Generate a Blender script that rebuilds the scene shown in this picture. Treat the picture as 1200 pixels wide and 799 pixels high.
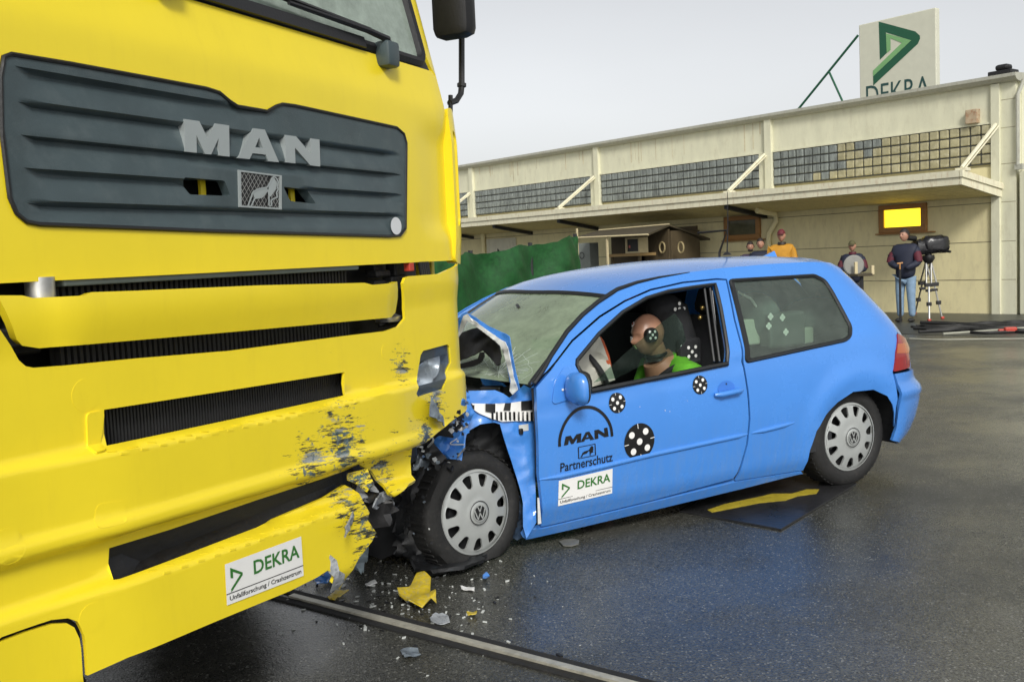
import bpy, bmesh, math, random
import numpy as np
from mathutils import Vector, Matrix, noise
from mathutils.geometry import delaunay_2d_cdt
from math import sin, cos, pi, radians as rad, sqrt
random.seed(7); rng = random.Random(11)
sc = bpy.context.scene
for o in list(bpy.data.objects): bpy.data.objects.remove(o)
COL = sc.collection
# ------------------------------------------------------------------ camera (35 mm lens, 1.5 m above the yard, slightly pitched and rolled)
FPX = 1167.; PITCH = rad(4.9); ROLL = rad(2.64); CAM = np.array([0, 0, 1.5])
cF = np.array([0, cos(PITCH), -sin(PITCH)]); u0 = np.array([0, sin(PITCH), cos(PITCH)]); r0 = np.array([1., 0, 0])
cR = cos(ROLL)*r0 - sin(ROLL)*u0; cU = cos(ROLL)*u0 + sin(ROLL)*r0
cd = bpy.data.cameras.new('camera'); cam = bpy.data.objects.new('camera', cd); COL.objects.link(cam); sc.camera = cam
cd.sensor_width = 36; cd.lens = FPX/1200*36; cd.clip_end = 3000; cd.clip_start = .05
cam.matrix_world = Matrix(((cR[0], cU[0], -cF[0], CAM[0]), (cR[1], cU[1], -cF[1], CAM[1]), (cR[2], cU[2], -cF[2], CAM[2]), (0, 0, 0, 1)))
# ------------------------------------------------------------------ overcast daylight
SUN_EL, SUN_AZ = 36, 172        # degrees; azimuth clockwise from +Y (behind the camera, a little to the right)
w = bpy.data.worlds.new('World'); sc.world = w; w.use_nodes = True
nt = w.node_tree; bg = nt.nodes['Background']
sky = nt.nodes.new('ShaderNodeTexSky'); sky.sky_type = 'NISHITA'; sky.sun_disc = False
sky.sun_elevation = rad(SUN_EL); sky.sun_rotation = rad(SUN_AZ); sky.air_density = 1.0; sky.dust_density = 2.0; sky.ozone_density = 1.0
hsv = nt.nodes.new('ShaderNodeHueSaturation'); hsv.inputs['Saturation'].default_value = .14
tc = nt.nodes.new('ShaderNodeTexCoord'); ns = nt.nodes.new('ShaderNodeTexNoise'); ns.inputs['Scale'].default_value = 1.6; ns.inputs['Detail'].default_value = 4
mp = nt.nodes.new('ShaderNodeMapping'); mp.inputs['Scale'].default_value = (1, 1, 3)
cr = nt.nodes.new('ShaderNodeMapRange'); cr.inputs['To Min'].default_value = .88; cr.inputs['To Max'].default_value = 1.1
mul = nt.nodes.new('ShaderNodeMix'); mul.data_type = 'RGBA'; mul.blend_type = 'MULTIPLY'; mul.inputs[0].default_value = 1
nt.links.new(tc.outputs['Generated'], mp.inputs[0]); nt.links.new(mp.outputs[0], ns.inputs['Vector']); nt.links.new(ns.outputs[0], cr.inputs[0])
nt.links.new(sky.outputs[0], hsv.inputs['Color']); nt.links.new(hsv.outputs[0], mul.inputs[6]); nt.links.new(cr.outputs[0], mul.inputs[7])
nt.links.new(mul.outputs[2], bg.inputs[0]); bg.inputs[1].default_value = .085
sl = bpy.data.lights.new('sun', 'SUN'); sl.energy = 1.5; sl.angle = rad(14); sl.color = (1, .97, .9)
so = bpy.data.objects.new('sun', sl); COL.objects.link(so)
sdir = Vector((sin(rad(SUN_AZ))*cos(rad(SUN_EL)), cos(rad(SUN_AZ))*cos(rad(SUN_EL)), sin(rad(SUN_EL))))
so.rotation_euler = sdir.to_track_quat('Z', 'Y').to_euler(); so.location = sdir*60
vs = sc.view_settings; vs.view_transform = 'Standard'; vs.look = 'None'; vs.exposure = 0.72; vs.gamma = 1; vs.use_curve_mapping = False
# ------------------------------------------------------------------ camera geometry helpers: turn a measured image position into a place on a real surface
def ray(x, y): return (x-600)*cR - (y-399.5)*cU + FPX*cF
def hz(x, y, z=0.):
    d = ray(x, y); return CAM + d*((z-CAM[2])/d[2])
def onplane(x, y, P, n, off=0.):
    d = ray(x, y); n = np.array(n); return CAM + d*(((np.array(P)-CAM)@n+off)/(d@n))
def at(x, y, Y):
    d = ray(x, y); return CAM + d*(Y/d[1])
def proj(P):
    d = np.array(P)-CAM; k = d@cF; return np.array((600+FPX*(d@cR)/k, 399.5-FPX*(d@cU)/k))
def solve(S, px, g):
    """parameters (a,b) of the point of surface S seen at image position px"""
    g = np.array(g, float); t = np.array(px, float)
    for _ in range(40):
        p = proj(S(*g)); e = t-p
        if abs(e).max() < .02: break
        h = 1e-4
        J = np.column_stack(((proj(S(g[0]+h, g[1]))-p)/h, (proj(S(g[0], g[1]+h))-p)/h))
        try: st = np.linalg.solve(J, e)
        except Exception: break
        m = abs(st).max()
        if m > .15: st *= .15/m
        g = g+st
    return g
# ------------------------------------------------------------------ object helpers
def tag(o, label=None, cat=None, group=None, kind=None):
    if label: o['label'] = label
    if cat: o['category'] = cat
    if group: o['group'] = group
    if kind: o['kind'] = kind
    return o
def thing(name, loc, label, cat, group=None):
    o = bpy.data.objects.new(name, None); COL.objects.link(o); o.location = tuple(float(c) for c in loc); o.empty_display_size = .2
    return tag(o, label, cat, group)
def wloc(o):
    v = Vector((0, 0, 0))
    while o: v = v+o.location; o = o.parent
    return v
class MB:
    def __init__(s): s.v = []; s.f = []; s.m = []; s.mi = 0
    def add(s, vs, fs):
        n = len(s.v); s.v += [tuple(float(c) for c in p) for p in vs]; s.f += [tuple(i+n for i in f) for f in fs]; s.m += [s.mi]*len(fs); return s
    def hexa(s, p): return s.add(p, [(0, 3, 2, 1), (4, 5, 6, 7), (0, 1, 5, 4), (1, 2, 6, 5), (2, 3, 7, 6), (3, 0, 4, 7)])
    def box(s, c, e, M=None, bev=0):
        """box centre c, full size e; M: 3x3 axes as columns; bev chamfers all vertical-ish edges"""
        M = np.eye(3) if M is None else np.array(M); c = np.array(c, float); e = np.array(e, float)/2
        if bev <= 0:
            q = [(-1, -1, -1), (1, -1, -1), (1, 1, -1), (-1, 1, -1), (-1, -1, 1), (1, -1, 1), (1, 1, 1), (-1, 1, 1)]
            return s.hexa([c+M@(np.array(k)*e) for k in q])
        bm = bmesh.new(); bmesh.ops.create_cube(bm, size=1)
        for v in bm.verts: v.co = Vector((v.co.x*2*e[0], v.co.y*2*e[1], v.co.z*2*e[2]))
        bmesh.ops.bevel(bm, geom=bm.edges[:], offset=min(bev, e.min()*.9), segments=2, affect='EDGES', profile=.5)
        bm.verts.index_update(); vs = [c+M@np.array(v.co) for v in bm.verts]; fs = [tuple(v.index for v in f.verts) for f in bm.faces]; bm.free()
        return s.add(vs, fs)
    def tube(s, path, r, n=8, cap=True, closed=False):
        P = [np.array(p, float) for p in path]; N = len(P); R = r if hasattr(r, '__len__') else [r]*N
        vs = []; up = None
        for i in range(N):
            a = P[(i-1) % N] if (i or closed) else P[0]; b = P[(i+1) % N] if (i < N-1 or closed) else P[-1]
            t = b-a; t /= (np.linalg.norm(t)+1e-9)
            if up is None:
                up = np.array([0, 0, 1.]) if abs(t[2]) < .9 else np.array([1., 0, 0])
            x = np.cross(t, up); x /= (np.linalg.norm(x)+1e-9); y = np.cross(x, t); up = y
            for k in range(n):
                A = 2*pi*k/n; vs.append(P[i]+R[i]*(cos(A)*x+sin(A)*y))
        fs = []
        for i in range(N if closed else N-1):
            for k in range(n):
                j = (i+1) % N; fs.append((i*n+k, j*n+k, j*n+(k+1) % n, i*n+(k+1) % n))
        if cap and not closed: fs += [tuple(range(n)), tuple(range((N-1)*n+n-1, (N-1)*n-1, -1))]
        return s.add(vs, fs)
    def lathe(s, prof, c, X, Y, Zx, n=32, cap=False):
        """profile (radius, height) turned about axis Zx at c"""
        c = np.array(c); X = np.array(X); Y = np.array(Y); Zx = np.array(Zx); vs = []; fs = []
        for (r, h) in prof:
            for k in range(n):
                A = 2*pi*k/n; vs.append(c+Zx*h+r*(cos(A)*X+sin(A)*Y))
        for i in range(len(prof)-1):
            for k in range(n): fs.append((i*n+k, i*n+(k+1) % n, (i+1)*n+(k+1) % n, (i+1)*n+k))
        if cap: fs += [tuple(range(n-1, -1, -1)), tuple(range((len(prof)-1)*n, len(prof)*n))]
        return s.add(vs, fs)
    def ball(s, c, r, nu=14, nv=9, fn=None):
        r = np.array(r if hasattr(r, '__len__') else (r, r, r), float); c = np.array(c, float); vs = []; fs = []
        for j in range(nv+1):
            b = -pi/2+pi*j/nv
            for i in range(nu):
                a = 2*pi*i/nu; q = np.array((cos(a)*cos(b), sin(a)*cos(b), sin(b)))
                p = q*r
                if fn: p = fn(p, q)
                vs.append(c+p)
        for j in range(nv):
            for i in range(nu): fs.append((j*nu+i, j*nu+(i+1) % nu, (j+1)*nu+(i+1) % nu, (j+1)*nu+i))
        return s.add(vs, fs)
    def prism(s, poly, fn, h0, h1):
        """extrude polygon [(a,b)] between heights; fn(a,b,h)->3D"""
        n = len(poly); vs = [fn(a, b, h0) for a, b in poly]+[fn(a, b, h1) for a, b in poly]
        return s.add(vs, [tuple(range(n-1, -1, -1)), tuple(range(n, 2*n))]+[(i, (i+1) % n, n+(i+1) % n, n+i) for i in range(n)])
    def grid(s, fn, us, vs_, flip=False):
        nu, nv = len(us), len(vs_); vs = [fn(u, v) for v in vs_ for u in us]; fs = []
        for j in range(nv-1):
            for i in range(nu-1):
                q = (j*nu+i, j*nu+i+1, (j+1)*nu+i+1, (j+1)*nu+i); fs.append(q[::-1] if flip else q)
        return s.add(vs, fs)
    def build(s, name, mats, parent=None, loc=None, smooth=False, sharp=40):
        me = bpy.data.meshes.new(name); base = wloc(parent) if parent else Vector(tuple(float(c) for c in loc) if loc is not None else (0, 0, 0))
        me.from_pydata([(p[0]-base.x, p[1]-base.y, p[2]-base.z) for p in s.v], [], s.f)
        for m in (mats if isinstance(mats, (list, tuple)) else [mats]): me.materials.append(m)
        for p, i in zip(me.polygons, s.m): p.material_index = i
        bm = bmesh.new(); bm.from_mesh(me); bmesh.ops.recalc_face_normals(bm, faces=bm.faces); bm.to_mesh(me); bm.free()
        if smooth:
            me.shade_smooth(); me.set_sharp_from_angle(angle=rad(sharp))
        me.update(); o = bpy.data.objects.new(name, me); COL.objects.link(o)
        if parent: o.parent = parent
        elif loc is not None: o.location = base
        return o
def inpoly(p, poly):
    x, y = p; c = False; n = len(poly); j = n-1
    for i in range(n):
        xi, yi = poly[i]; xj, yj = poly[j]
        if (yi > y) != (yj > y) and x < (xj-xi)*(y-yi)/(yj-yi)+xi: c = not c
        j = i
    return c
def dens(poly, step, closed=True):
    out = []; n = len(poly)
    for i in range(n if closed else n-1):
        a = np.array(poly[i], float); b = np.array(poly[(i+1) % n], float); k = max(1, int(np.linalg.norm(b-a)/step))
        out += [tuple(a+(b-a)*j/k) for j in range(k)]
    if not closed: out.append(tuple(poly[-1]))
    return out
def smoothpoly(pts, it=2, closed=True):
    for _ in range(it):
        q = []; n = len(pts)
        for i in range(n if closed else n-1):
            a = np.array(pts[i]); b = np.array(pts[(i+1) % n]); q += [tuple(a*.75+b*.25), tuple(a*.25+b*.75)]
        if not closed: q = [pts[0]]+q+[pts[-1]]
        pts = q
    return pts
def rpoly(pts, r=.02, n=4):
    """round polygon corners; entries may be (x,y) or (x,y,r)"""
    out = []; N = len(pts)
    for i in range(N):
        p = np.array(pts[i][:2], float); rr = pts[i][2] if len(pts[i]) > 2 else r
        a = np.array(pts[i-1][:2], float)-p; b = np.array(pts[(i+1) % N][:2], float)-p
        la, lb = np.linalg.norm(a), np.linalg.norm(b); k = min(rr, la*.45, lb*.45)
        if k <= 1e-6: out.append(tuple(p)); continue
        A = p+a/la*k; B = p+b/lb*k
        for j in range(n+1):
            t = j/n; out.append(tuple((1-t)**2*A+2*t*(1-t)*p+t*t*B))
    return out
def snormal(S, a, b, sgn=1):
    h = 1e-3; n = np.cross(S(a+h, b)-S(a-h, b), S(a, b+h)-S(a, b-h)); l = np.linalg.norm(n); return sgn*n/(l+1e-12)
def patch(mb, S, outline, holes=(), step=.05, stepb=None, th=.02, off=0., sgn=1, jit=0., edge=None, lip=0.):
    """sheet on surface S cut to outline minus holes, th thick behind the surface"""
    stepb = stepb or step; es = edge or min(step, stepb)
    loops = [dens(outline, es)]+[dens(h, es) for h in holes]
    V = []; E = []
    for L in loops:
        n0 = len(V); V += L; E += [(n0+i, n0+(i+1) % len(L)) for i in range(len(L))]
    nb = len(V); B = np.array(V)
    x0, y0 = B.min(0); x1, y1 = B.max(0)
    nx = max(1, int((x1-x0)/step)); ny = max(1, int((y1-y0)/stepb))
    for i in range(1, nx):
        for j in range(1, ny):
            p = (x0+(x1-x0)*i/nx, y0+(y1-y0)*j/ny)
            d = np.abs((B-p)/np.array((step, stepb))).max(1).min()
            if d < .45 or not inpoly(p, loops[0]) or any(inpoly(p, h) for h in loops[1:]): continue
            V.append(p)
    kx = stepb/step
    r = delaunay_2d_cdt([Vector((p[0]*kx, p[1])) for p in V], E, [], 1, 1e-7)
    P = [(p[0]/kx, p[1]) for p in r[0]]; F = []
    for f in r[2]:
        c = np.mean([P[i] for i in f], 0)
        if inpoly(c, loops[0]) and not any(inpoly(c, h) for h in loops[1:]): F.append(tuple(f) if sgn > 0 else tuple(f)[::-1])
    top = []; bot = []
    for a, b in P:
        n = snormal(S, a, b, sgn); q = S(a, b)+n*off
        if jit: q = q+n*jit*noise.noise(Vector((a*9, b*9, 3)))
        top.append(q); bot.append(q-n*th)
    n = len(P); fs = list(F)
    if th > 0:
        cnt = {}
        for f in F:
            for i in range(len(f)): cnt[(f[i], f[(i+1) % len(f)])] = 1
        for (i, j) in list(cnt):
            if (j, i) not in cnt: fs.append((j, i, i+n, j+n))
        fs += [tuple(i+n for i in f[::-1]) for f in F]
        return mb.add(top+bot, fs)
    return mb.add(top, fs)
def decal(mb, S, polys, fn, off=.003, sgn=1):
    """flat polygons [(pts)] given in own units, fn(x,y)->(a,b); laid on S, off proud"""
    for pts in polys:
        vs = []
        for x, y in pts:
            a, b = fn(x, y); vs.append(S(a, b)+snormal(S, a, b, sgn)*off)
        mb.add(vs, [tuple(range(len(vs)))])
_tc = {}
def textpolys(txt, bold=0., res=3):
    """triangles of a word in the built-in typeface: width and list of polygons"""
    if (txt, bold) in _tc: return _tc[(txt, bold)]
    cu = bpy.data.curves.new('lettering', 'FONT'); cu.body = txt; cu.size = 1; cu.offset = bold; cu.resolution_u = res
    ob = bpy.data.objects.new('lettering', cu); COL.objects.link(ob); bpy.context.view_layer.update()
    dg = bpy.context.evaluated_depsgraph_get(); me = bpy.data.meshes.new_from_object(ob.evaluated_get(dg))
    V = [(v.co.x, v.co.y) for v in me.vertices]; x0 = min(v[0] for v in V); x1 = max(v[0] for v in V); y0 = min(v[1] for v in V); y1 = max(v[1] for v in V)
    P = [[((V[i][0]-x0)/(x1-x0), (V[i][1]-y0)/(y1-y0)) for i in p.vertices] for p in me.polygons]
    bpy.data.objects.remove(ob); bpy.data.curves.remove(cu); bpy.data.meshes.remove(me)
    _tc[(txt, bold)] = P; return P
def bil(q):
    """unit square -> quad (bl, br, tr, tl)"""
    q = [np.array(p, float) for p in q]
    return lambda x, y: tuple(q[0]*(1-x)*(1-y)+q[1]*x*(1-y)+q[2]*x*y+q[3]*(1-x)*y)
def sub(fn, x0, y0, x1, y1): return lambda x, y: fn(x0+(x1-x0)*x, y0+(y1-y0)*y)
def circ(cx, cy, rx, ry, n=24, a0=0, a1=2*pi): return [(cx+rx*cos(a0+(a1-a0)*i/n), cy+ry*sin(a0+(a1-a0)*i/n)) for i in range(n if abs(a1-a0-2*pi) < 1e-6 else n+1)]
def rail(pts, wd):
    """thick polyline -> list of quads"""
    out = []
    for i in range(len(pts)-1):
        a = np.array(pts[i]); b = np.array(pts[i+1]); t = b-a; t = t/(np.linalg.norm(t)+1e-9); n = np.array((-t[1], t[0]))*wd/2
        out.append([tuple(a-n), tuple(b-n), tuple(b+n), tuple(a+n)])
    return out
# ------------------------------------------------------------------ materials
def lin(*c):
    return tuple(((v/255)/12.92 if v/255 <= .04045 else ((v/255+.055)/1.055)**2.4) for v in c)+(1,)
def pbr(name, col, rough=.5, metal=0., var=.12, scale=6., bump=0., bscale=80., coat=0., spec=.5, rvar=.1, emit=None, es=1., trans=0., col2=None, stretch=(1, 1, 1), c2lo=.5, c2hi=.7, alpha=1):
    m = bpy.data.materials.new(name); m.use_nodes = True; t = m.node_tree; b = t.nodes['Principled BSDF']
    if len(col) == 3: col = tuple(col)+(1,)
    b.inputs['Roughness'].default_value = rough; b.inputs['Metallic'].default_value = metal; b.inputs['Specular IOR Level'].default_value = spec
    b.inputs['Coat Weight'].default_value = coat; b.inputs['Coat Roughness'].default_value = .08; b.inputs['Transmission Weight'].default_value = trans
    b.inputs['Alpha'].default_value = alpha
    c = t.nodes.new('ShaderNodeTexCoord'); mpn = t.nodes.new('ShaderNodeMapping'); mpn.inputs['Scale'].default_value = stretch; t.links.new(c.outputs['Object'], mpn.inputs[0])
    n = t.nodes.new('ShaderNodeTexNoise'); n.inputs['Scale'].default_value = scale; n.inputs['Detail'].default_value = 6; n.inputs['Roughness'].default_value = .65
    t.links.new(mpn.outputs[0], n.inputs['Vector'])
    mr = t.nodes.new('ShaderNodeMapRange'); mr.inputs['From Min'].default_value = .25; mr.inputs['From Max'].default_value = .75; mr.inputs['To Min'].default_value = 1-var; mr.inputs['To Max'].default_value = 1+var
    t.links.new(n.outputs[0], mr.inputs[0])
    mx = t.nodes.new('ShaderNodeMix'); mx.data_type = 'RGBA'; mx.blend_type = 'MULTIPLY'; mx.inputs[0].default_value = 1; mx.inputs[6].default_value = col
    t.links.new(mr.outputs[0], mx.inputs[7]); out = mx.outputs[2]
    if col2 is not None:
        n2 = t.nodes.new('ShaderNodeTexNoise'); n2.inputs['Scale'].default_value = scale*2.3; n2.inputs['Detail'].default_value = 8; n2.inputs['Roughness'].default_value = .7; t.links.new(mpn.outputs[0], n2.inputs['Vector'])
        m2 = t.nodes.new('ShaderNodeMapRange'); m2.inputs['From Min'].default_value = c2lo; m2.inputs['From Max'].default_value = c2hi; t.links.new(n2.outputs[0], m2.inputs[0])
        x2 = t.nodes.new('ShaderNodeMix'); x2.data_type = 'RGBA'; t.links.new(m2.outputs[0], x2.inputs[0]); t.links.new(out, x2.inputs[6]); x2.inputs[7].default_value = tuple(col2[:3])+(1,); out = x2.outputs[2]
    t.links.new(out, b.inputs['Base Color'])
    if rvar:
        rr = t.nodes.new('ShaderNodeMapRange'); rr.inputs['To Min'].default_value = max(.02, rough-rvar); rr.inputs['To Max'].default_value = min(1, rough+rvar); t.links.new(n.outputs[0], rr.inputs[0]); t.links.new(rr.outputs[0], b.inputs['Roughness'])
    if bump:
        bn = t.nodes.new('ShaderNodeTexNoise'); bn.inputs['Scale'].default_value = bscale; bn.inputs['Detail'].default_value = 4; t.links.new(mpn.outputs[0], bn.inputs['Vector'])
        bp = t.nodes.new('ShaderNodeBump'); bp.inputs['Strength'].default_value = bump; bp.inputs['Distance'].default_value = .01; t.links.new(bn.outputs[0], bp.inputs['Height']); t.links.new(bp.outputs[0], b.inputs['Normal'])
    if emit: b.inputs['Emission Color'].default_value = tuple(emit)+(1,) if len(emit) == 3 else emit; b.inputs['Emission Strength'].default_value = es
    return m
def glass(name, tint=(.75, .85, .8), opac=.12, rough=.03, dust_glare=(.5, .55, .5), fres=1.):
    """thin pane: clear with tint, mirror reflection by angle, a pale film for dirt, water and painted sky glare"""
    m = bpy.data.materials.new(name); m.use_nodes = True; t = m.node_tree; t.nodes.clear()
    o = t.nodes.new('ShaderNodeOutputMaterial'); tr = t.nodes.new('ShaderNodeBsdfTransparent'); tr.inputs[0].default_value = tuple(tint)+(1,)
    gl = t.nodes.new('ShaderNodeBsdfGlossy'); gl.inputs['Roughness'].default_value = rough
    df = t.nodes.new('ShaderNodeBsdfDiffuse'); df.inputs[0].default_value = tuple(dust_glare)+(1,)
    fr = t.nodes.new('ShaderNodeFresnel'); fr.inputs[0].default_value = 1.5
    fm = t.nodes.new('ShaderNodeMath'); fm.operation = 'MULTIPLY'; fm.inputs[1].default_value = fres; t.links.new(fr.outputs[0], fm.inputs[0])
    c = t.nodes.new('ShaderNodeTexCoord'); n = t.nodes.new('ShaderNodeTexNoise'); n.inputs['Scale'].default_value = 9; n.inputs['Detail'].default_value = 9; n.inputs['Roughness'].default_value = .7; t.links.new(c.outputs['Object'], n.inputs['Vector'])
    mr = t.nodes.new('ShaderNodeMapRange'); mr.inputs['From Min'].default_value = .3; mr.inputs['From Max'].default_value = .7; mr.inputs['To Min'].default_value = opac*.72; mr.inputs['To Max'].default_value = opac*1.28; t.links.new(n.outputs[0], mr.inputs[0])
    a = t.nodes.new('ShaderNodeMixShader'); b = t.nodes.new('ShaderNodeMixShader')
    t.links.new(mr.outputs[0], a.inputs[0]); t.links.new(tr.outputs[0], a.inputs[1]); t.links.new(df.outputs[0], a.inputs[2])
    t.links.new(fm.outputs[0], b.inputs[0]); t.links.new(a.outputs[0], b.inputs[1]); t.links.new(gl.outputs[0], b.inputs[2]); t.links.new(b.outputs[0], o.inputs[0])
    return m
M = {}
M['black'] = pbr('black_plastic', (.012, .012, .013), .45, var=.2, bump=.1)
M['dark'] = pbr('dark_metal', (.03, .031, .033), .5, .3, var=.35, scale=20, bump=.2)
M['rubber'] = pbr('rubber', (.014, .014, .014), .75, var=.3, scale=12, bump=.3, bscale=60, col2=(.05, .045, .04), c2lo=.55, c2hi=.85)
M['steel'] = pbr('steel', (.42, .42, .4), .35, .8, var=.2, scale=30)
M['alu'] = pbr('aluminium', (.6, .6, .58), .35, .9, var=.15, scale=25)
M['white'] = pbr('white_paint', (.75, .75, .72), .5, var=.06)
M['whitetape'] = pbr('white_vinyl', (.8, .8, .78), .4, var=.04)
M['blackvinyl'] = pbr('black_vinyl', (.01, .01, .01), .4, var=.1)
M['green'] = pbr('green_vinyl', (.035, .17, .03), .4, var=.08)
M['dkgreen'] = pbr('dark_green_vinyl', (.015, .1, .05), .4, var=.08)
M['ltgreen'] = pbr('light_green_vinyl', (.2, .42, .17), .4, var=.08)
# ================================================================== GROUND
def ground_mat():
    m = bpy.data.materials.new('wet_asphalt'); m.use_nodes = True; t = m.node_tree; b = t.nodes['Principled BSDF']; L = t.links.new
    c = t.nodes.new('ShaderNodeTexCoord')
    def noi(s, d=6, r=.6, v=None):
        n = t.nodes.new('ShaderNodeTexNoise'); n.inputs['Scale'].default_value = s; n.inputs['Detail'].default_value = d; n.inputs['Roughness'].default_value = r; L(v or c.outputs['Object'], n.inputs['Vector']); return n.outputs[0]
    def mr(x, a, bb, lo, hi):
        n = t.nodes.new('ShaderNodeMapRange'); n.inputs['From Min'].default_value = a; n.inputs['From Max'].default_value = bb; n.inputs['To Min'].default_value = lo; n.inputs['To Max'].default_value = hi; L(x, n.inputs[0]); return n.outputs[0]
    def mix(f, a, bb, mode='MIX'):
        n = t.nodes.new('ShaderNodeMix'); n.data_type = 'RGBA'; n.blend_type = mode
        if hasattr(f, 'node'): L(f, n.inputs[0])
        else: n.inputs[0].default_value = f
        for k, v in ((6, a), (7, bb)):
            if hasattr(v, 'node'): L(v, n.inputs[k])
            else: n.inputs[k].default_value = tuple(v)+(1,)
        return n.outputs[2]
    big = noi(.32, 5, .55); mid = noi(1.7, 7, .65)
    wet = noi(.55, 6, .6)
    base = mix(mr(big, .35, .65, 0, 1), (.028, .029, .026), (.082, .082, .070))  # large paler patches: drier tone, with wet sheen painted into the colour too
    base = mix(mr(mid, .45, .75, 0, .55), base, (.082, .079, .064))
    # stone chippings
    vo = t.nodes.new('ShaderNodeTexVoronoi'); vo.inputs['Scale'].default_value = 150; L(c.outputs['Object'], vo.inputs['Vector'])
    sep = t.nodes.new('ShaderNodeSeparateColor'); L(vo.outputs['Color'], sep.inputs[0])
    chip = mr(sep.outputs[0], 0, 1, .42, 1.55)
    base = mix(1, base, chip, 'MULTIPLY')
    spark = mr(sep.outputs[1], .955, .98, 0, .9)
    base = mix(spark, base, (.22, .22, .2))
    L(base, b.inputs['Base Color'])
    # wetness: smooth film in patches, drier elsewhere
    r1 = mr(wet, .46, .68, .12, .42)
    gr = mr(sep.outputs[2], 0, 1, -.05, .10)
    ad = t.nodes.new('ShaderNodeMath'); ad.operation = 'ADD'; L(r1, ad.inputs[0]); L(gr, ad.inputs[1]); L(ad.outputs[0], b.inputs['Roughness'])
    b.inputs['Specular IOR Level'].default_value = .55
    bp = t.nodes.new('ShaderNodeBump'); bp.inputs['Distance'].default_value = .004; L(mr(wet, .46, .68, .22, .75), bp.inputs['Strength'])
    h = t.nodes.new('ShaderNodeMath'); h.operation = 'ADD'; L(vo.outputs['Distance'], h.inputs[0]); L(noi(160, 3), h.inputs[1]); L(h.outputs[0], bp.inputs['Height']); L(bp.outputs[0], b.inputs['Normal'])
    return m
M['ground'] = ground_mat()
g = MB(); g.grid(lambda x, y: (x, y, 0), np.linspace(-300, 300, 13), np.linspace(-300, 300, 13)); tag(g.build('asphalt_yard', M['ground']), kind='structure')
# ================================================================== WORKSHOP BUILDING
BT = rad(-51); B0 = hz(1167, 368); bd = np.array([cos(BT), sin(BT), 0]); bn = np.array([-sin(BT), cos(BT), 0]); BM = np.column_stack((bd, -bn, (0, 0, 1)))   # axes: along the wall (right), out of the wall, up
def bw(s, o, z): return B0+bd*s-bn*o+np.array([0, 0, z])
def bbox(mb, s0, s1, o0, o1, z0, z1, bev=0): return mb.box(bw((s0+s1)/2, (o0+o1)/2, (z0+z1)/2), (s1-s0, abs(o1-o0), z1-z0), BM, bev)
def dirt_wall(name, col, dk, sc_=1.2, var=.1):
    return pbr(name, col, .8, var=var, scale=sc_*3, bump=.15, bscale=60, col2=dk, c2lo=.52, c2hi=.85, stretch=(1, 1, .35))
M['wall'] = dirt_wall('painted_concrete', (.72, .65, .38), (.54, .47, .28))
M['frieze'] = dirt_wall('pale_render', (.66, .65, .49), (.52, .49, .35))
M['paleboard'] = dirt_wall('pale_board', (.58, .57, .46), (.40, .36, .27))
M['gutter'] = dirt_wall('zinc', (.40, .40, .34), (.24, .2, .14), 3)
M['canopy'] = dirt_wall('canopy_paint', (.70, .67, .50), (.44, .3, .17), 2.2)
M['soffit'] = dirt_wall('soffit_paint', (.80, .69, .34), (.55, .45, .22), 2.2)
M['blockdark'] = pbr('glass_block_grey', (.19, .21, .20), .12, var=.55, scale=3.2, bump=.5, bscale=30, stretch=(3, 3, .6), col2=(.36, .40, .37), c2lo=.55, c2hi=.75)
M['blocktan'] = pbr('glass_block_tan', (.36, .33, .2), .2, var=.35, scale=3.2, bump=.5, bscale=30, col2=(.5, .47, .33), c2lo=.5, c2hi=.75)  # tan puts the warm light on the right bay into the block colour
M['mortar'] = pbr('block_joint', (.10, .105, .10), .8, var=.3)
M['winwood'] = pbr('window_wood', (.30, .15, .045), .5, var=.25, scale=14, stretch=(1, 1, 6))
M['litwin'] = pbr('lit_window', (.6, .5, .1), .3, emit=(1, .72, .02), es=1.15, var=.05)
M['darkwin'] = pbr('unlit_window', (.10, .10, .06), .12, var=.3)
M['joint'] = pbr('wall_joint', (.27, .24, .15), .8, var=.4)
M['stain'] = pbr('stain', (.55, .49, .33), .8, var=.3)
M['roofing'] = pbr('roof_felt', (.06, .06, .06), .9, var=.3)
bld = thing('workshop_building', bw(-10, 0, 0), 'long low cream workshop with glass block band, canopy and one lit yellow window', 'building')
LEFT = -30
wl = MB()
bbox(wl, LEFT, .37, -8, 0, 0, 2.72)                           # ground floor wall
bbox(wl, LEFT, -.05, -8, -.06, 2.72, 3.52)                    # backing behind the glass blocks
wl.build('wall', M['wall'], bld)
wl = MB(); bbox(wl, .1, .372, -7.9, 0.003, 0, 4.2); wl.build('corner_wall', M['frieze'], bld)
jt = MB()
for z in (.64, 1.345, 2.06):                                   # board joints: thin dark battens set into the wall
    bbox(jt, LEFT, -.06, -.01, .004, z-.008, z+.008)
for z in (.64, 1.345, 2.06, 2.75, 3.4, 3.9): bbox(jt, .11, .37, -.01, .004, z-.006, z+.006)
jt.build('wall_joint', M['joint'], bld)
pl = MB(); bbox(pl, -.05, .1, -.05, .06, 0, 4.2); pl.build('pilaster', M['frieze'], bld)
for s in (-5.0, -10.45, -15.95, -21.4):
    pl = MB(); bbox(pl, s-.04, s+.13, -.05, .09, 2.6, 4.22); bbox(pl, s-.24, s-.04, -.05, .03, 2.6, 3.52); pl.build('pilaster', M['frieze'], bld)
fz = MB(); bbox(fz, LEFT, -.05, -8, 0.0, 3.52, 4.24); bbox(fz, LEFT, -.05, 0, .035, 3.50, 3.535); fz.build('frieze', M['frieze'], bld)
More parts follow.
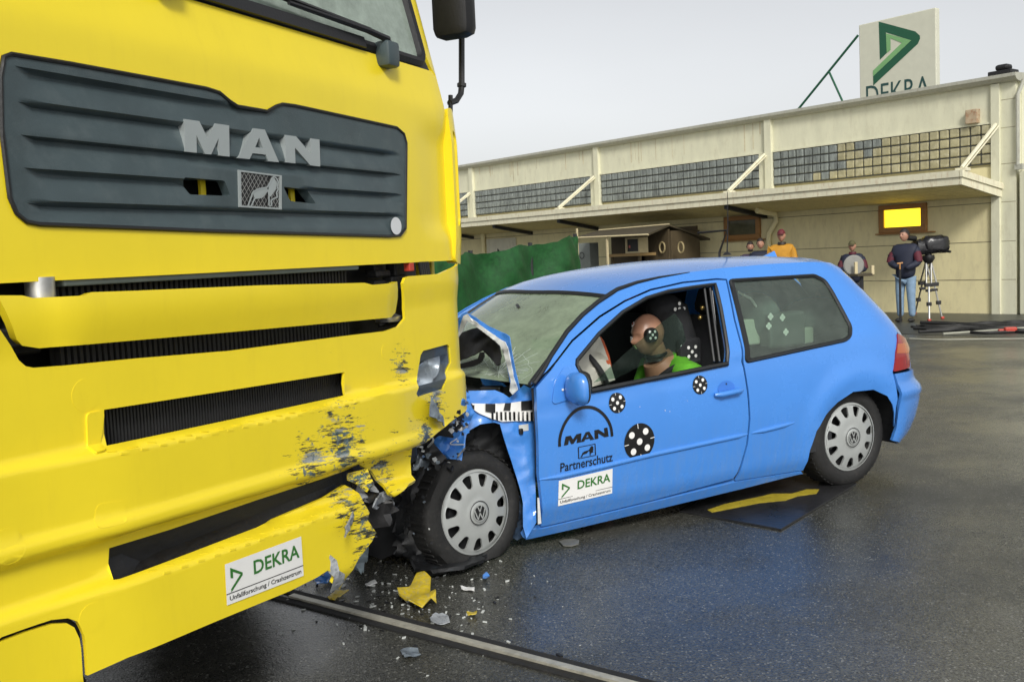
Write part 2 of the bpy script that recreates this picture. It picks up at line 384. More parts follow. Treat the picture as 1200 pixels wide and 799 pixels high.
for k in range(26):
    st = MB()                                            # water stains: shallow runs below the gutter
    s = rng.uniform(-16, -5.2); ww = rng.uniform(.01, .035); bbox(st, s, s+ww, 0, .003, rng.uniform(3.6, 4.0), 4.2); st.build('water_stain', M['stain'], bld)
gt = MB(); prof = [(.0, 4.2), (.10, 4.22), (.17, 4.28), (.17, 4.34), (-.3, 4.36), (-.3, 4.2)]
gt.prism(prof, lambda a, b, h: bw(h, a, b), LEFT, .44); gt.build('gutter', M['gutter'], bld)
rf = MB(); rf.prism([(-.3, 4.30), (-.3, 4.34), (-8, 4.7), (-8, 4.3)], lambda a, b, h: bw(h, a, b), LEFT, .40); rf.build('roof', M['roofing'], bld)
ew = MB(); bbox(ew, .37, .39, -8, -.2, 0, 4.2); ew.build('end_wall', M['frieze'], bld)
# glass block bands, one panel a bay
for a, b, mm in ((-.05, -4.87, 't'), (-5.24, -10.3, 'd'), (-10.69, -15.8, 'd'), (-16.2, -21.3, 'd')):
    n = int((a-b)/.2); p = MB(); ds = (a-b)/n
    for i in range(n):
        for j in range(4):
            f = rng.random(); tan = mm == 't' and i+rng.uniform(-4, 4) < n*.72-2*j 
            p.mi = 0 if tan else 1
            s0 = a-(i+1)*ds; p.box(bw(s0+ds/2, -.015, 2.78+.18*j+.09), (ds-.028, .09+.012*rng.random(), .155), BM, .018)
    p.build('glass_block_panel', [M['blocktan'], M['blockdark']], bld)
    q = MB(); bbox(q, b, a, -.055, -.005, 2.77, 3.5); q.build('block_joint', M['mortar'], bld)
# canopy with plank soffit
cz = lambda o: 2.17+(.21)*o/1.5
cn = MB(); cn.prism([(0.005, 2.40), (1.42, 2.60), (1.42, 2.44), (0.005, 2.20)], lambda a, b, h: bw(h, a, b), LEFT, .05)
cano = cn.build('canopy', M['canopy'], bld, smooth=False)
fa = MB(); bbox(fa, LEFT, .08, 1.42, 1.50, 2.37, 2.50); bbox(fa, LEFT, .09, 1.42, 1.53, 2.503, 2.62); fa.build('fascia', M['canopy'], cano)
fe = MB(); fe.prism([(0.0, 2.15), (0.0, 2.29), (1.5, 2.50), (1.5, 2.37)], lambda a, b, h: bw(h, a, b), .09, .12); fe.prism([(0.0, 2.295), (0.0, 2.40), (1.53, 2.62), (1.53, 2.503)], lambda a, b, h: bw(h, a, b), .10, .15); fe.build('end_fascia', M['canopy'], cano)
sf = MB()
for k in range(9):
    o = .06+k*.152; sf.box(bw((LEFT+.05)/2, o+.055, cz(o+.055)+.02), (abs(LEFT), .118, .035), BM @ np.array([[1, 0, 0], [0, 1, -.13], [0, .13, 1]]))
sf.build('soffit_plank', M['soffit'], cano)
for s in (-5.1, -10.5, -13.2, -16.0, -21):
    b_ = MB(); b_.hexa([bw(s+i, o, z) for z0 in (0,) for (i, o, z) in ((-.05, .02, 2.06), (.05, .02, 2.06), (.05, 1.40, 2.28), (-.05, 1.40, 2.28), (-.05, .02, 2.15), (.05, .02, 2.15), (.05, 1.40, 2.36), (-.05, 1.40, 2.36))]); b_.build('beam', M['dark'], cano)
for s in (.05, -5.05, -10.5, -15.98):                          # diagonal hangers from pilaster to canopy edge
    b_ = MB(); b_.tube([bw(s, .08, 3.47), bw(s+.02, 1.4, 2.66)], .034, 6); b_.tube([bw(s+.06, .08, 3.44), bw(s+.075, 1.4, 2.64)], .014, 6)
    b_.box(bw(s+.02, 1.36, 2.63), (.2, .18, .06), BM, .01); b_.build('hanger', M['canopy'], cano)
def window(s0, s1, z0, z1, pane, fw=.11):
    f = MB()
    bbox(f, s0, s1, .0, .07, z0, z0+fw, .01); bbox(f, s0, s1, .0, .07, z1-fw*.9, z1, .01); bbox(f, s0, s0+fw, .0, .068, z0+fw, z1-fw*.9); bbox(f, s1-fw, s1, .0, .068, z0+fw, z1-fw*.9)
    bbox(f, s0-.06, s1+.16, .0, .09, z0-.03, z0-.003)
    fo = f.build('window', M['winwood'], bld); p = MB(); bbox(p, s0+fw, s1-fw, .0, .02, z0+fw, z1-fw*.9); p.build('pane', pane, fo)
window(-2.32, -1.31, 1.60, 2.155, M['litwin']); window(-6.25, -5.24, 1.62, 2.16, M['darkwin'])
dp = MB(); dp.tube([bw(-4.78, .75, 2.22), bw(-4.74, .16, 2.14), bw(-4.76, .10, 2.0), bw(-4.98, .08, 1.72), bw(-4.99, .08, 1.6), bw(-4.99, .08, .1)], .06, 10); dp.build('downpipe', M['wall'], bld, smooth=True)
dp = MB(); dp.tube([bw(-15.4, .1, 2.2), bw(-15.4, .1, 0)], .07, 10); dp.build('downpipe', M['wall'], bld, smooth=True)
dp = MB(); dp.tube([bw(.47, -.1, 4.22), bw(.45, -.05, 4.1), bw(.43, .05, 3.95), bw(.43, .05, 2.9), bw(.43, .06, 2.7)], .035, 8); bbox(dp, .38, .52, -.05, .08, 2.62, 2.72); dp.build('downpipe', M['gutter'], bld, smooth=True)
bx = MB(); bbox(bx, -.5, -.27, .0, .12, 3.54, 3.8, .015); bx.build('junction_box', pbr('box_paint', (.42, .33, .22), .6, var=.3, col2=(.3, .12, .05)), bld)
vt = MB(); bbox(vt, -.16, .28, -.35, -.05, 4.36, 4.45, .02); bbox(vt, -.05, .2, -.3, -.08, 4.45, 4.56, .05); vt.build('roof_vent', M['black'], bld)
ann = MB(); bbox(ann, .44, 7, -6, -.35, 0, 2.62); bbox(ann, .44, .62, -.35, .03, 0, 2.6, .02); tag(ann.build('annex_building', M['frieze'], loc=bw(3, -2, 0)), 'pale flat annex at the right edge beside the workshop end', 'building')
pb = MB(); bbox(pb, -15.3, -13.9, .02, .05, .9, 2.02); o = pb.build('notice_board', M['paleboard'], loc=bw(-14.6, .02, .9)); tag(o, 'blank pale panel on the wall behind the green tarpaulin', 'panel')
pb = MB(); pb.prism([(-14.75, 1.2), (-14.1, 1.2), (-14.75, 1.72)], lambda a, b, h: bw(a, h, b), .06, .075); pb.build('dark_triangle', M['black'], o)
# ------------------------------------------------------------------ roof sign
SO = -4.
sg = thing('roof_sign', bw(-4.2, SO, 4.5), 'square cream sign with green arrowhead and DEKRA lettering on the workshop roof', 'sign')
SB = lambda x, y: bw(-5.18+1.97*x, SO, 4.45+2.36*y)      # x,y in 0..1 across the board
bo = MB(); bbox(bo, -5.18, -3.21, SO-.18, SO, 4.45, 6.74, .02); bo.build('board', pbr('sign_face', (.62, .62, .5), .5, var=.05), sg)
def onboard(polys, off): return [[bw(-5.18+1.97*x, SO+off, 6.74-2.36*y) for x, y in p] for p in polys]
def flat3(name, polys3, mat_, parent, thick=None):
    m = MB()
    for p in polys3: m.add(p, [tuple(range(len(p)))])
    return m.build(name, mat_, parent)
# arrowhead, x,y measured on the board from its top left (1 unit = board width / 2.36 m height)
zx = lambda x, y: ((x-180)/288., (y-68)/345.)
tri_o = [zx(*p) for p in ((259, 72), (395, 133), (411, 148), (411, 165), (400, 178), (234, 290), (234, 238), (306, 190), (262, 208))]
flat3('arrowhead', onboard([[zx(259, 72), zx(395, 133), zx(411, 150), zx(412, 160), zx(404, 176), zx(380, 160), zx(286, 115), zx(288, 186), zx(261, 205)], [zx(404, 176), zx(234, 290), zx(234, 258), zx(380, 160)]], .004), M['dkgreen'], sg)
flat3('arrowhead_middle', onboard([[zx(286, 118), zx(380, 160), zx(234, 258), zx(234, 238), zx(345, 162), zx(303, 138), zx(303, 178), zx(288, 187)]], .008), M['ltgreen'], sg)
tp = textpolys('DEKRA', .0)
q = MB()
for p in tp: q.add([bw(-5.18+1.97*(.09+.83*x), SO+.006, 6.74-2.36*(.838-.20*y)) for x, y in p], [tuple(range(len(p)))])
q.build('lettering', M['blackvinyl'] if 0 else pbr('sign_ink', (.02, .07, .065), .5), sg)
for a_, b_q, r_q in ((bw(-7.6, SO, 4.4), bw(-5.2, SO, 6.5), .03), (bw(-6.04, SO, 5.78), bw(-5.4, SO, 4.4), .026)  ):
    fr_ = MB(); fr_.tube([a_, b_q], r_q, 6); fr_.build('strut', M['dkgreen'], sg)
# ------------------------------------------------------------------ control hut under the canopy
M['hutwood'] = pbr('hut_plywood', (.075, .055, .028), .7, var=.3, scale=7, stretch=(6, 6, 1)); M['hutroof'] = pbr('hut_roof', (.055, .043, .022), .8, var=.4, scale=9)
M['paletimber'] = pbr('pale_timber', (.55, .47, .28), .6, var=.12, scale=12)
HO = 2.6
hs = lambda x, y, o=HO: (lambda P: (float((P-B0)@bd), float(P[2])))(onplane(x, y, B0, bn, -o))
h0, _ = hs(676, 300); h1, _ = hs(785, 300, HO-1.2); hE, zE = hs(674, 279); hE2, zE2 = hs(760, 275); hR, zR = hs(702, 271, HO-1.2); hR2, zR2 = hs(785, 264, HO-1.2)
hut = thing('control_hut', bw((h0+h1)/2, HO-1, 0), 'brown plywood site hut with sloping roof and open front beyond the blue roof', 'hut')
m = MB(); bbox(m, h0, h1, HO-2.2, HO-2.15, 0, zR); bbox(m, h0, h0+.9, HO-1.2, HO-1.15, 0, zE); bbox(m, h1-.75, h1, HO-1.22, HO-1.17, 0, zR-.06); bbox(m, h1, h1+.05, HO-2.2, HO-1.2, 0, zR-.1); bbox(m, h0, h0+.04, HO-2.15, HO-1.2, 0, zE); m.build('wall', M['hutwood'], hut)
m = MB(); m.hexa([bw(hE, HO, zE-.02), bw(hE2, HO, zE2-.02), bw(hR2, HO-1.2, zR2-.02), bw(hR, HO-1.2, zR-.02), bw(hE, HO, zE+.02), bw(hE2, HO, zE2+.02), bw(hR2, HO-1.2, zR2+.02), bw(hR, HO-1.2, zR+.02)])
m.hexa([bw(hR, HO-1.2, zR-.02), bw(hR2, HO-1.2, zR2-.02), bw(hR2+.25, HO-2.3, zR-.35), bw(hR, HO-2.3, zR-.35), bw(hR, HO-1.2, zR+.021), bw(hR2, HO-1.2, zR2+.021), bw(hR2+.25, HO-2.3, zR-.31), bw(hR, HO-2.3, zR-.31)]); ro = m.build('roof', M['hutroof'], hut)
m = MB(); m.tube([bw(hE, HO+.01, zE), bw(hE2, HO+.01, zE2)], .022, 4); m.tube([bw(hR, HO-1.19, zR+.02), bw(hR2, HO-1.19, zR2+.02)], .02, 4); m.build('edge_batten', M['paletimber'], ro)
sp, _ = hs(711, 300); m = MB(); bbox(m, sp-.02, sp+.02, HO-.05, HO-.01, 0, zE-.02); m.build('post', M['paletimber'], hut)
m = MB(); bbox(m, hE+.02, hE+.055, HO-.05, HO-.015, 0, zE+.22); m.build('post', M['paletimber'], hut)
ca, _ = hs(681, 300, HO-.9); m = MB(); bbox(m, ca, ca+.42, HO-1.1, HO-.8, 0, zE-.12, .01); cb = tag(m.build('equipment_cabinet', pbr('cabinet_grey', (.2, .22, .2), .5), loc=bw(ca+.2, HO-1, 0)), 'grey green metal cabinet with round emblem at left end of the hut', 'cabinet')
m = MB(); cz_ = bw(ca+.14, HO-.797, zE-.42); m.lathe([(.085, 0), (.085, .004), (.066, .004), (.066, 0)], cz_, bd, (0, 0, 1), -bn, 20); m.build('emblem', M['black'], cb)
mo, mz = hs(733, 297, HO-.6)
_, mtop = hs(733, 279, HO-.6); mr_, _ = hs(749, 290, HO-.6); W_ = mr_-mo; H_ = mtop-mz
mon = thing('monitor', bw(mo+W_/2, HO-.8, mz), 'small screen in a pale wooden surround on a table in the hut', 'monitor')
m = MB(); t_ = .035
bbox(m, mo, mo+W_, HO-.9, HO-.6, mz, mz+t_); bbox(m, mo, mo+W_, HO-.9, HO-.6, mz+H_-t_, mz+H_); bbox(m, mo, mo+t_, HO-.9, HO-.602, mz+t_, mz+H_-t_); bbox(m, mo+W_-t_, mo+W_, HO-.9, HO-.602, mz+t_, mz+H_-t_)
m.build('surround', M['paletimber'], mon)
m = MB(); bbox(m, mo+t_, mo+W_-t_, HO-.9, HO-.64, mz+t_, mz+H_-t_); so_ = m.build('screen', M['black'], mon)
m = MB(); bbox(m, mo+t_+.04, mo+t_+.09, HO-.64, HO-.636, mz+.12, mz+.18); m.build('red_lamp', pbr('red_plastic', (.5, .12, .1), .4), so_)
tb = thing('work_table', bw(mo, HO-.8, 0), 'pale wooden table under the small screen in the hut', 'table')
m = MB(); bbox(m, mo-.5, mo+W_+.05, HO-1.1, HO-.56, mz-.07, mz-.005); m.build('table_top', pbr('table_wood', (.3, .2, .08), .6), tb)
for s_ in (mo-.45, mo+W_):
    m = MB(); bbox(m, s_-.03, s_+.03, HO-.64, HO-.58, 0, mz-.07); m.build('leg', M['hutwood'], tb)
for i, (px_, lab) in enumerate(((777, 'pale coiled hose hanging on the hut front, left of the pair'), (799, 'pale coiled hose hanging on the hut end, right of the pair'))):
    s_, z_ = hs(px_, 290, HO-1.15)
    m = MB(); m.tube([bw(s_+.08*cos(a), HO-1.12, z_+.12*sin(a)) for a in np.linspace(0, 2*pi, 20)[:-1]], .02, 8, closed=True); tag(m.build('hose_coil', pbr('hose_tan', (.3, .24, .12), .6), loc=bw(s_, HO-1.12, z_), smooth=True), lab, 'hose', 'hose coils on the hut')
# pole with bracket behind the car (thin dark frame)
pf = MB(); A_ = [hs(x, y, 3.2) for x, y in ((818, 273), (852, 270), (843, 296))]
pf.tube([bw(A_[0][0], 3.2, A_[0][1]), bw(A_[1][0], 3.2, A_[1][1]), bw(A_[2][0], 3.2, A_[2][1]), bw(A_[2][0], 3.2, 0)], .025, 6); tag(pf.build('bracket_frame', M['black'], loc=bw(A_[2][0], 3.2, 0)), 'thin dark bent frame standing between the hut and the dark window', 'frame')
# ------------------------------------------------------------------ green tarpaulin fence
M['tarp'] = pbr('green_mesh', (.008, .070, .015), .6, var=.4, scale=9, bump=.5, bscale=18, col2=(.014, .115, .022), c2lo=.45, c2hi=.75)
TA, TBv, TC = at(470, 300, 11.5), at(545, 297, 12.2), at(681, 281, 14.5)
tf = thing('tarpaulin_fence', ((TA[0]+TC[0])/2, (TA[1]+TC[1])/2, 0), 'green mesh tarpaulin strung up behind the truck and the blue car', 'fence')
ta2 = np.array((TA[0], TA[1])); tc2 = np.array((TC[0], TC[1])); tdir = tc2-ta2; tn = np.array((tdir[1], -tdir[0]))/np.linalg.norm(tdir)
ztop = lambda u: 1.53+.25*u**1.6-.055*abs(sin(u*10.5))
def tarp(u, v):
    wv = .06*sin(u*21+3*v)+.04*noise.noise(Vector((u*16+v*6, v*3.5, 1)))+.10*noise.noise(Vector((u*5-v*2, v*2, 8)))
    p = ta2+tdir*u+tn*wv; return (p[0], p[1], .03+(ztop(u)-.03)*v+.02*noise.noise(Vector((u*20, 0, 4)))*v)
m = MB(); m.grid(tarp, np.linspace(0, 1, 110), np.linspace(0, 1, 34)); m.grid(lambda u, v: np.array(tarp(u, v))-np.array((tn[0]*.01, tn[1]*.01, 0)), np.linspace(0, 1, 110), np.linspace(0, 1, 34), True); m.build('tarpaulin', M['tarp'], tf, smooth=True, sharp=180)
for u in (0.02, .36, .70, .995):
    p = ta2+tdir*u-tn*.09; m = MB(); m.tube([(p[0], p[1], 0), (p[0], p[1], ztop(u)+.04)], .03, 8); m.build('post', M['dark'], tf)
# ------------------------------------------------------------------ guide rail let into the asphalt
def strip(a, b, wd, z0, z1, mb, lat=0.):
    a = np.array(a[:2]); b = np.array(b[:2]); t = (b-a)/np.linalg.norm(b-a); n = np.array((-t[1], t[0])); a = a+n*lat; b = b+n*lat
    q = [a-n*wd/2, b-n*wd/2, b+n*wd/2, a+n*wd/2]; mb.hexa([(p[0], p[1], z0) for p in q]+[(p[0], p[1], z1) for p in q])
ra = hz(345, 701); rb = hz(712, 797); rd = (rb-ra)/np.linalg.norm(rb-ra); re = rb+rd*3.0; r0_ = ra-rd*.02
grr = thing('guide_rail', (ra+rb)/2*np.array((1, 1, 0)), 'pale steel towing rail between black strips in the foreground asphalt', 'rail')
m = MB(); strip(r0_, re, .034, .0, .016, m); m.build('rail', pbr('worn_rail', (.5, .48, .4), .4, .4, var=.3, scale=20, stretch=(1, 1, 1)), grr)
for l_, wd in ((.045, .05), (-.04, .04)):
    m = MB(); strip(r0_-rd*.1, re, wd, .0, .007, m, l_); m.build('rubber_strip', M['rubber'], grr)
# steel plate and yellow paint under the tail of the car
pc = [hz(*p) for p in ((915, 622), (1004, 568), (905, 552), (796, 600))]
m = MB(); m.hexa([(p[0], p[1], .002) for p in pc]+[(p[0], p[1], .012) for p in pc]); tag(m.build('steel_plate', pbr('wet_plate', (.03, .03, .032), .3, .2, var=.5, scale=5, bump=.2, bscale=30), loc=np.mean(pc, 0)*np.array((1, 1, 0))), 'dark wet steel plate on the asphalt ahead of the rear wheel', 'plate')
yl = [(829, 597), (850, 590), (893, 581), (905, 578), (928, 578), (945, 573), (960, 573), (957, 578), (935, 581), (921, 586), (890, 589), (860, 595), (834, 600)]
m = MB(); yp = [hz(x, y, .0135) for x, y in yl]; m.add(yp+[p-np.array((0, 0, .001)) for p in yp], [tuple(range(len(yp)))]+[(i, (i+1) % len(yp), len(yp)+(i+1) % len(yp), len(yp)+i) for i in range(len(yp))]); tag(m.build('yellow_marking', pbr('worn_yellow_paint', (.42, .33, .03), .5, var=.3, scale=18, col2=(.06, .06, .05), c2lo=.6, c2hi=.7)), kind='structure')
# apron in front of the workshop: darker slab with a pale edge
M['apron'] = pbr('apron_asphalt', (.05, .052, .046), .45, var=.4, scale=2.5, bump=.2, bscale=50)
m = MB(); m.grid(lambda s, o: bw(s, o, .004), np.linspace(LEFT, 6, 10), np.linspace(-.2, 4.2, 4)); tag(m.build('apron', M['apron']), kind='structure')
def cable(pts, r, mat_, lab, name='cable', grp=None, cat='cable'):
    P = [hz(x, y) for x, y in pts]; P = [np.array((p[0], p[1], r+.004)) for p in P]
    Q = smoothpoly(P, 2, False); m = MB(); m.tube(Q, r, 6); tag(m.build(name, mat_, loc=Q[0]*np.array((1, 1, 0)), smooth=True), lab, cat, grp)
M['cable'] = pbr('cable_black', (.012, .012, .012), .6); M['palehose'] = pbr('pale_hose', (.32, .32, .26), .5); M['redplug'] = pbr('red_plug', (.45, .05, .03), .4)
rc = random.Random(5)
for k in range(9):
    y = 379.5+k*1.35; pts = [(1072+rc.uniform(-4, 14), y+rc.uniform(-1, 1))]
    while pts[-1][0] < 1225: pts.append((pts[-1][0]+rc.uniform(16, 34), y+rc.uniform(-2.2, 2.2)))
    cable(pts, rc.uniform(.018, .03), M['cable'], 'black cable among the tangle lying before the workshop wall', grp='black cables on the apron')
cable([(1066, 398), (1100, 399.5), (1150, 398.5), (1235, 398)], .012, M['palehose'], 'pale hose lying straight along the near edge of the cable tangle', 'hose', cat='hose')
cable([(1105, 393), (1135, 391), (1165, 389), (1200, 386), (1230, 385)], .02, M['palehose'], 'pale hose slanting across the black cables to the red plug', 'hose', cat='hose')
P_ = hz(1184, 390.5); m = MB(); m.box((P_[0], P_[1], .05), (.18, .08, .09), None, .02); m.box((P_[0]-.13, P_[1]+.02, .04), (.09, .06, .06), None, .02); tag(m.build('plug', M['redplug'], loc=(P_[0], P_[1], 0)), 'red power connector lying among the cables', 'plug')
# ================================================================== TRUCK (truck axes: td to the image right along its face, tn forward, z up)
TA_ = rad(25.5); td = np.array([sin(TA_), cos(TA_), 0]); tn = np.array([cos(TA_), -sin(TA_), 0])
_r = ray(302, 222); T0 = CAM+_r*(3.2/_r[1]); T0[2] = 0
TM = np.column_stack((td, tn, (0, 0, 1)))
def TW(u, w_, v): return T0+td*u+tn*w_+np.array([0, 0, v])
def plan(t, hw, r, bow):
    s = 1 if t >= 0 else -1; t = abs(t); f = hw-r; ph = (t-f)/r
    if t <= f: return s*t, -bow*(t/hw)**2
    if ph < pi/2: return s*(f+r*sin(ph)), -bow*(f/hw)**2-r*(1-cos(ph))
    return s*hw, -bow*(f/hw)**2-r-(t-f-r*pi/2)
def sst(a, b, x): x = min(1, max(0, (x-a)/(b-a))); return x*x*(3-2*x)
def lean(v): x = v-2.13; return 0 if x < -.03 else -.24*(x-.0)*sst(-.03, .06, x)-.0
def SC(t, v):
    u, w_ = plan(t, 1.38, .13, .01); 
    # shallow scoop beside the corner slot
    w_ -= .018*sst(.98, 1.2, abs(t))*sst(1.58, 1.66, v)*(1-sst(1.98, 2.08, v))
    return TW(u, w_+lean(v), v)
def shear(t, v): return v+(.026+.02*min(1, max(0, (1-v)/.3)))*(max(-1.2, min(1.2, t))+.14)
def SBm(t, v):
    u, w_ = plan(t, 1.38, .17, .015); e = shear(t, v); inn = 1-sst(.62, 1.0, abs(t))*.55
    p = .03
    p += .05*(1-sst(1.028, 1.052, e))*inn                       # tread under the first slot
    p += .012*(sst(.802, .822, e)*(1-sst(.845, .865, e)))             # rib
    p -= .05*(1-sst(.792, .812, e))*inn
    p += .06*(1-sst(.672, .698, e))*inn                           # lower step
    p -= .05*(1-sst(.36, .47, e))
    p += .012*sst(1.30, 1.42, v)
    return TW(u, w_+p, v)
def tp_(S, pts):                                                 # image positions -> surface parameters
    out = []
    for q in pts:
        if len(q) == 3: out.append((q[0], q[1])); continue       # already (t, v)
        P = onplane(q[0], q[1], T0, tn); g = (float((P-T0)@td), float(P[2])); out.append(tuple(solve(S, q, g)))
    return out
def yellow_mat(name, scuffs=()):
    m = pbr(name, (.86, .68, .022), .33, var=.04, scale=3, coat=.25, rvar=.06, bump=.03, bscale=220)
    t = m.node_tree; b = t.nodes['Principled BSDF']; L = t.links.new; c = t.nodes.new('ShaderNodeTexCoord')
    src = b.inputs['Base Color'].links[0].from_socket
    # faint drips and road dirt
    mp_ = t.nodes.new('ShaderNodeMapping'); mp_.inputs['Scale'].default_value = (14, 14, 2.2); L(c.outputs['Object'], mp_.inputs[0])
    n = t.nodes.new('ShaderNodeTexNoise'); n.inputs['Scale'].default_value = 1.5; n.inputs['Detail'].default_value = 8; n.inputs['Roughness'].default_value = .7; L(mp_.outputs[0], n.inputs['Vector'])
    r = t.nodes.new('ShaderNodeMapRange'); r.inputs['From Min'].default_value = .52; r.inputs['From Max'].default_value = .8; r.inputs['To Max'].default_value = .10; L(n.outputs[0], r.inputs[0])
    x = t.nodes.new('ShaderNodeMix'); x.data_type = 'RGBA'; L(r.outputs[0], x.inputs[0]); L(src, x.inputs[6]); x.inputs[7].default_value = (.5, .34, .03, 1); src = x.outputs[2]
    # water droplets: tiny bumps with their own roughness
    if scuffs:
        mask = None
        for (p, rad_) in scuffs:
            vm = t.nodes.new('ShaderNodeVectorMath'); vm.operation = 'DISTANCE'; L(c.outputs['Object'], vm.inputs[0]); vm.inputs[1].default_value = tuple(np.array(p)-T0)
            mr = t.nodes.new('ShaderNodeMapRange'); mr.inputs['From Min'].default_value = rad_; mr.inputs['From Max'].default_value = rad_*.1; L(vm.outputs['Value'], mr.inputs[0])
            if mask is None: mask = mr.outputs[0]
            else:
                mm = t.nodes.new('ShaderNodeMath'); mm.operation = 'MAXIMUM'; L(mask, mm.inputs[0]); L(mr.outputs[0], mm.inputs[1]); mask = mm.outputs[0]
        for sc_, stv, thr, col in ((32, (3.2, 1, 1), .65, (.07, .13, .14)), (62, (7, 1, 1), .605, (.035, .036, .028)), (20, (5, 1, .8), .655, (.30, .32, .31)), (60, (2, 1, 1.4), .645, (.11, .16, .18)), (9, (1, 1, 1), .70, (.025, .028, .026))):
            mpn = t.nodes.new('ShaderNodeMapping'); mpn.vector_type = 'TEXTURE'; mpn.inputs['Scale'].default_value = stv; mpn.inputs['Rotation'].default_value = (.0, .12, rad(64.5)); L(c.outputs['Object'], mpn.inputs[0])
            n = t.nodes.new('ShaderNodeTexNoise'); n.inputs['Scale'].default_value = sc_; n.inputs['Detail'].default_value = 10; n.inputs['Roughness'].default_value = .72; L(mpn.outputs[0], n.inputs['Vector'])
            a = t.nodes.new('ShaderNodeMath'); a.operation = 'MULTIPLY_ADD'; L(mask, a.inputs[0]); a.inputs[1].default_value = .22; L(n.outputs[0], a.inputs[2])
            r = t.nodes.new('ShaderNodeMapRange'); r.inputs['From Min'].default_value = thr+.1; r.inputs['From Max'].default_value = thr+.15; L(a.outputs[0], r.inputs[0])
            r2 = t.nodes.new('ShaderNodeMath'); r2.operation = 'MULTIPLY'; L(r.outputs[0], r2.inputs[0]); 
            g = t.nodes.new('ShaderNodeMath'); g.operation = 'GREATER_THAN'; L(mask, g.inputs[0]); g.inputs[1].default_value = .02; L(g.outputs[0], r2.inputs[1])
            x = t.nodes.new('ShaderNodeMix'); x.data_type = 'RGBA'; L(r2.outputs[0], x.inputs[0]); L(src, x.inputs[6]); x.inputs[7].default_value = col+(1,); src = x.outputs[2]
    L(src, b.inputs['Base Color']); return m
scz = [(SBm(*tp_(SBm, [p])[0]), r) for p, r in (((445, 545), .20), ((400, 520), .34), ((510, 470), .2), ((370, 545), .25), ((410, 590), .22), ((430, 620), .28), ((470, 430), .16), ((500, 510), .22))]
M['carglass0'] = glass('cab_side_glass', (.85, .92, .88), .04)
M['yellow'] = yellow_mat('truck_yellow'); M['yellowscuff'] = yellow_mat('truck_yellow_scuffed', scz)
M['grille'] = pbr('grille_grey', (.052, .075, .082), .42, var=.18, scale=5, bump=.12, bscale=260, col2=(.085, .11, .115), c2lo=.5, c2hi=.85)
M['fins'] = pbr('radiator_fins', (.022, .022, .022), .6, var=.3)
M['silver'] = pbr('silver_lettering', (.38, .42, .42), .35, .35, var=.06)
truck = thing('truck', T0, 'yellow truck cab with ribbed dark grille and scuffed broken bumper corner against the blue car', 'truck')
# ---- upper front panel
mir = lambda P: [(-a, b) for a, b in P]
gr_px = [(0, 150), (-1, 90), (3, 67), (12, 64), (80, 75), (240, 104), (256, 109), (268, 119), (277, 125), (312, 131), (322, 125), (330, 122.5), (345, 124.5), (464, 150), (472, 157), (475, 168), (474, 268), (468, 276), (455, 277), (250, 271), (45, 263), (30, 260), (18, 250), (10, 232)]
gr = tp_(SC, gr_px)
eR = tp_(SC, [(519.5, 90), (520.5, 136), (527, 160), (529, 200), (529, 282), (525, 314)])
top = 2.30
tR = [p[0] for p in eR]
right = [(1.30, 1.49), (1.31, 1.62), (1.31, 2.0), (1.30, 2.10), (1.285, 2.13), (1.285, 2.28), (1.25, top)]
outl = right+[(-a, b) for a, b in right[::-1]]
m = MB(); patch(m, SC, outl, [gr], .06, .035, th=.02, sgn=1); m.build('front_panel', M['yellow'], truck, smooth=True, sharp=50)
# ---- grille with ribs
ribs = [2.003-.08*k for k in range(6)]
def SG(t, v):
    P = SC(t, v); k = (2.003-v)/.08; f = k-math.floor(k); a = 0.
    if -.2 < k < 5: a = -.026*(1-f)**1.3*sst(0, .10, f) if k > 0 else 0
    if k >= 4.0: a *= (1-sst(.4, .9, k-4))
    tt = t+.0; ed = (1-sst(.80, .845, abs(tt-.005)))*(1 if k >= 1 else 1-sst(-.3, .2, t))
    ed *= 1-(1-sst(.22, .30, abs(t+.0)))*sst(1.67, 1.69, v)*(1-sst(1.80, 1.82, v))
    return P+tn*(.004+a*ed)
gs1 = tp_(SC, [(214, 208), (262, 212), (269, 230), (224, 228)]); gs2 = tp_(SC, [(331, 219), (364, 223), (371, 239), (339, 236)])
m = MB(); patch(m, SG, gr, [rpoly(gs1, .008), rpoly(gs2, .008)], .05, .006, th=.03, sgn=1, edge=.02); gro = m.build('grille', M['grille'], truck, smooth=True, sharp=55)
m = MB(); q = gr[:]; cx = np.mean(q, 0)
for p, n_ in zip(dens(q, .03), dens(q, .03)[1:]+dens(q, .03)[:1]): pass
m.tube([SC(*p)+tn*.004 for p in dens(gr, .02)], .006, 6, closed=True); m.build('seal', M['black'], gro, smooth=True)
m = MB(); patch(m, SC, [(-.86, 1.62), (.9, 1.62), (.9, 2.0), (-.86, 2.0)], (), .2, th=.01, off=-.09, sgn=1); m.build('backing', M['black'], gro)
for s_ in (gs1, gs2):
    b_ = MB(); x = s_[1][0]; b_.box(SC(x-.035, (s_[1][1]+s_[2][1])/2-.0)-tn*.055, (.022, .01, .085), TM); b_.build('yellow_bracket', M['yellow'], gro)
b_ = MB(); b_.prism([(-.03, -.03), (.03, -.03), (0, .035)], lambda a, b, h: SC(gs2[1][0]-.10+a, 1.735+b)-tn*(.06+h), 0, .01); b_.build('yellow_bracket', M['yellow'], gro)
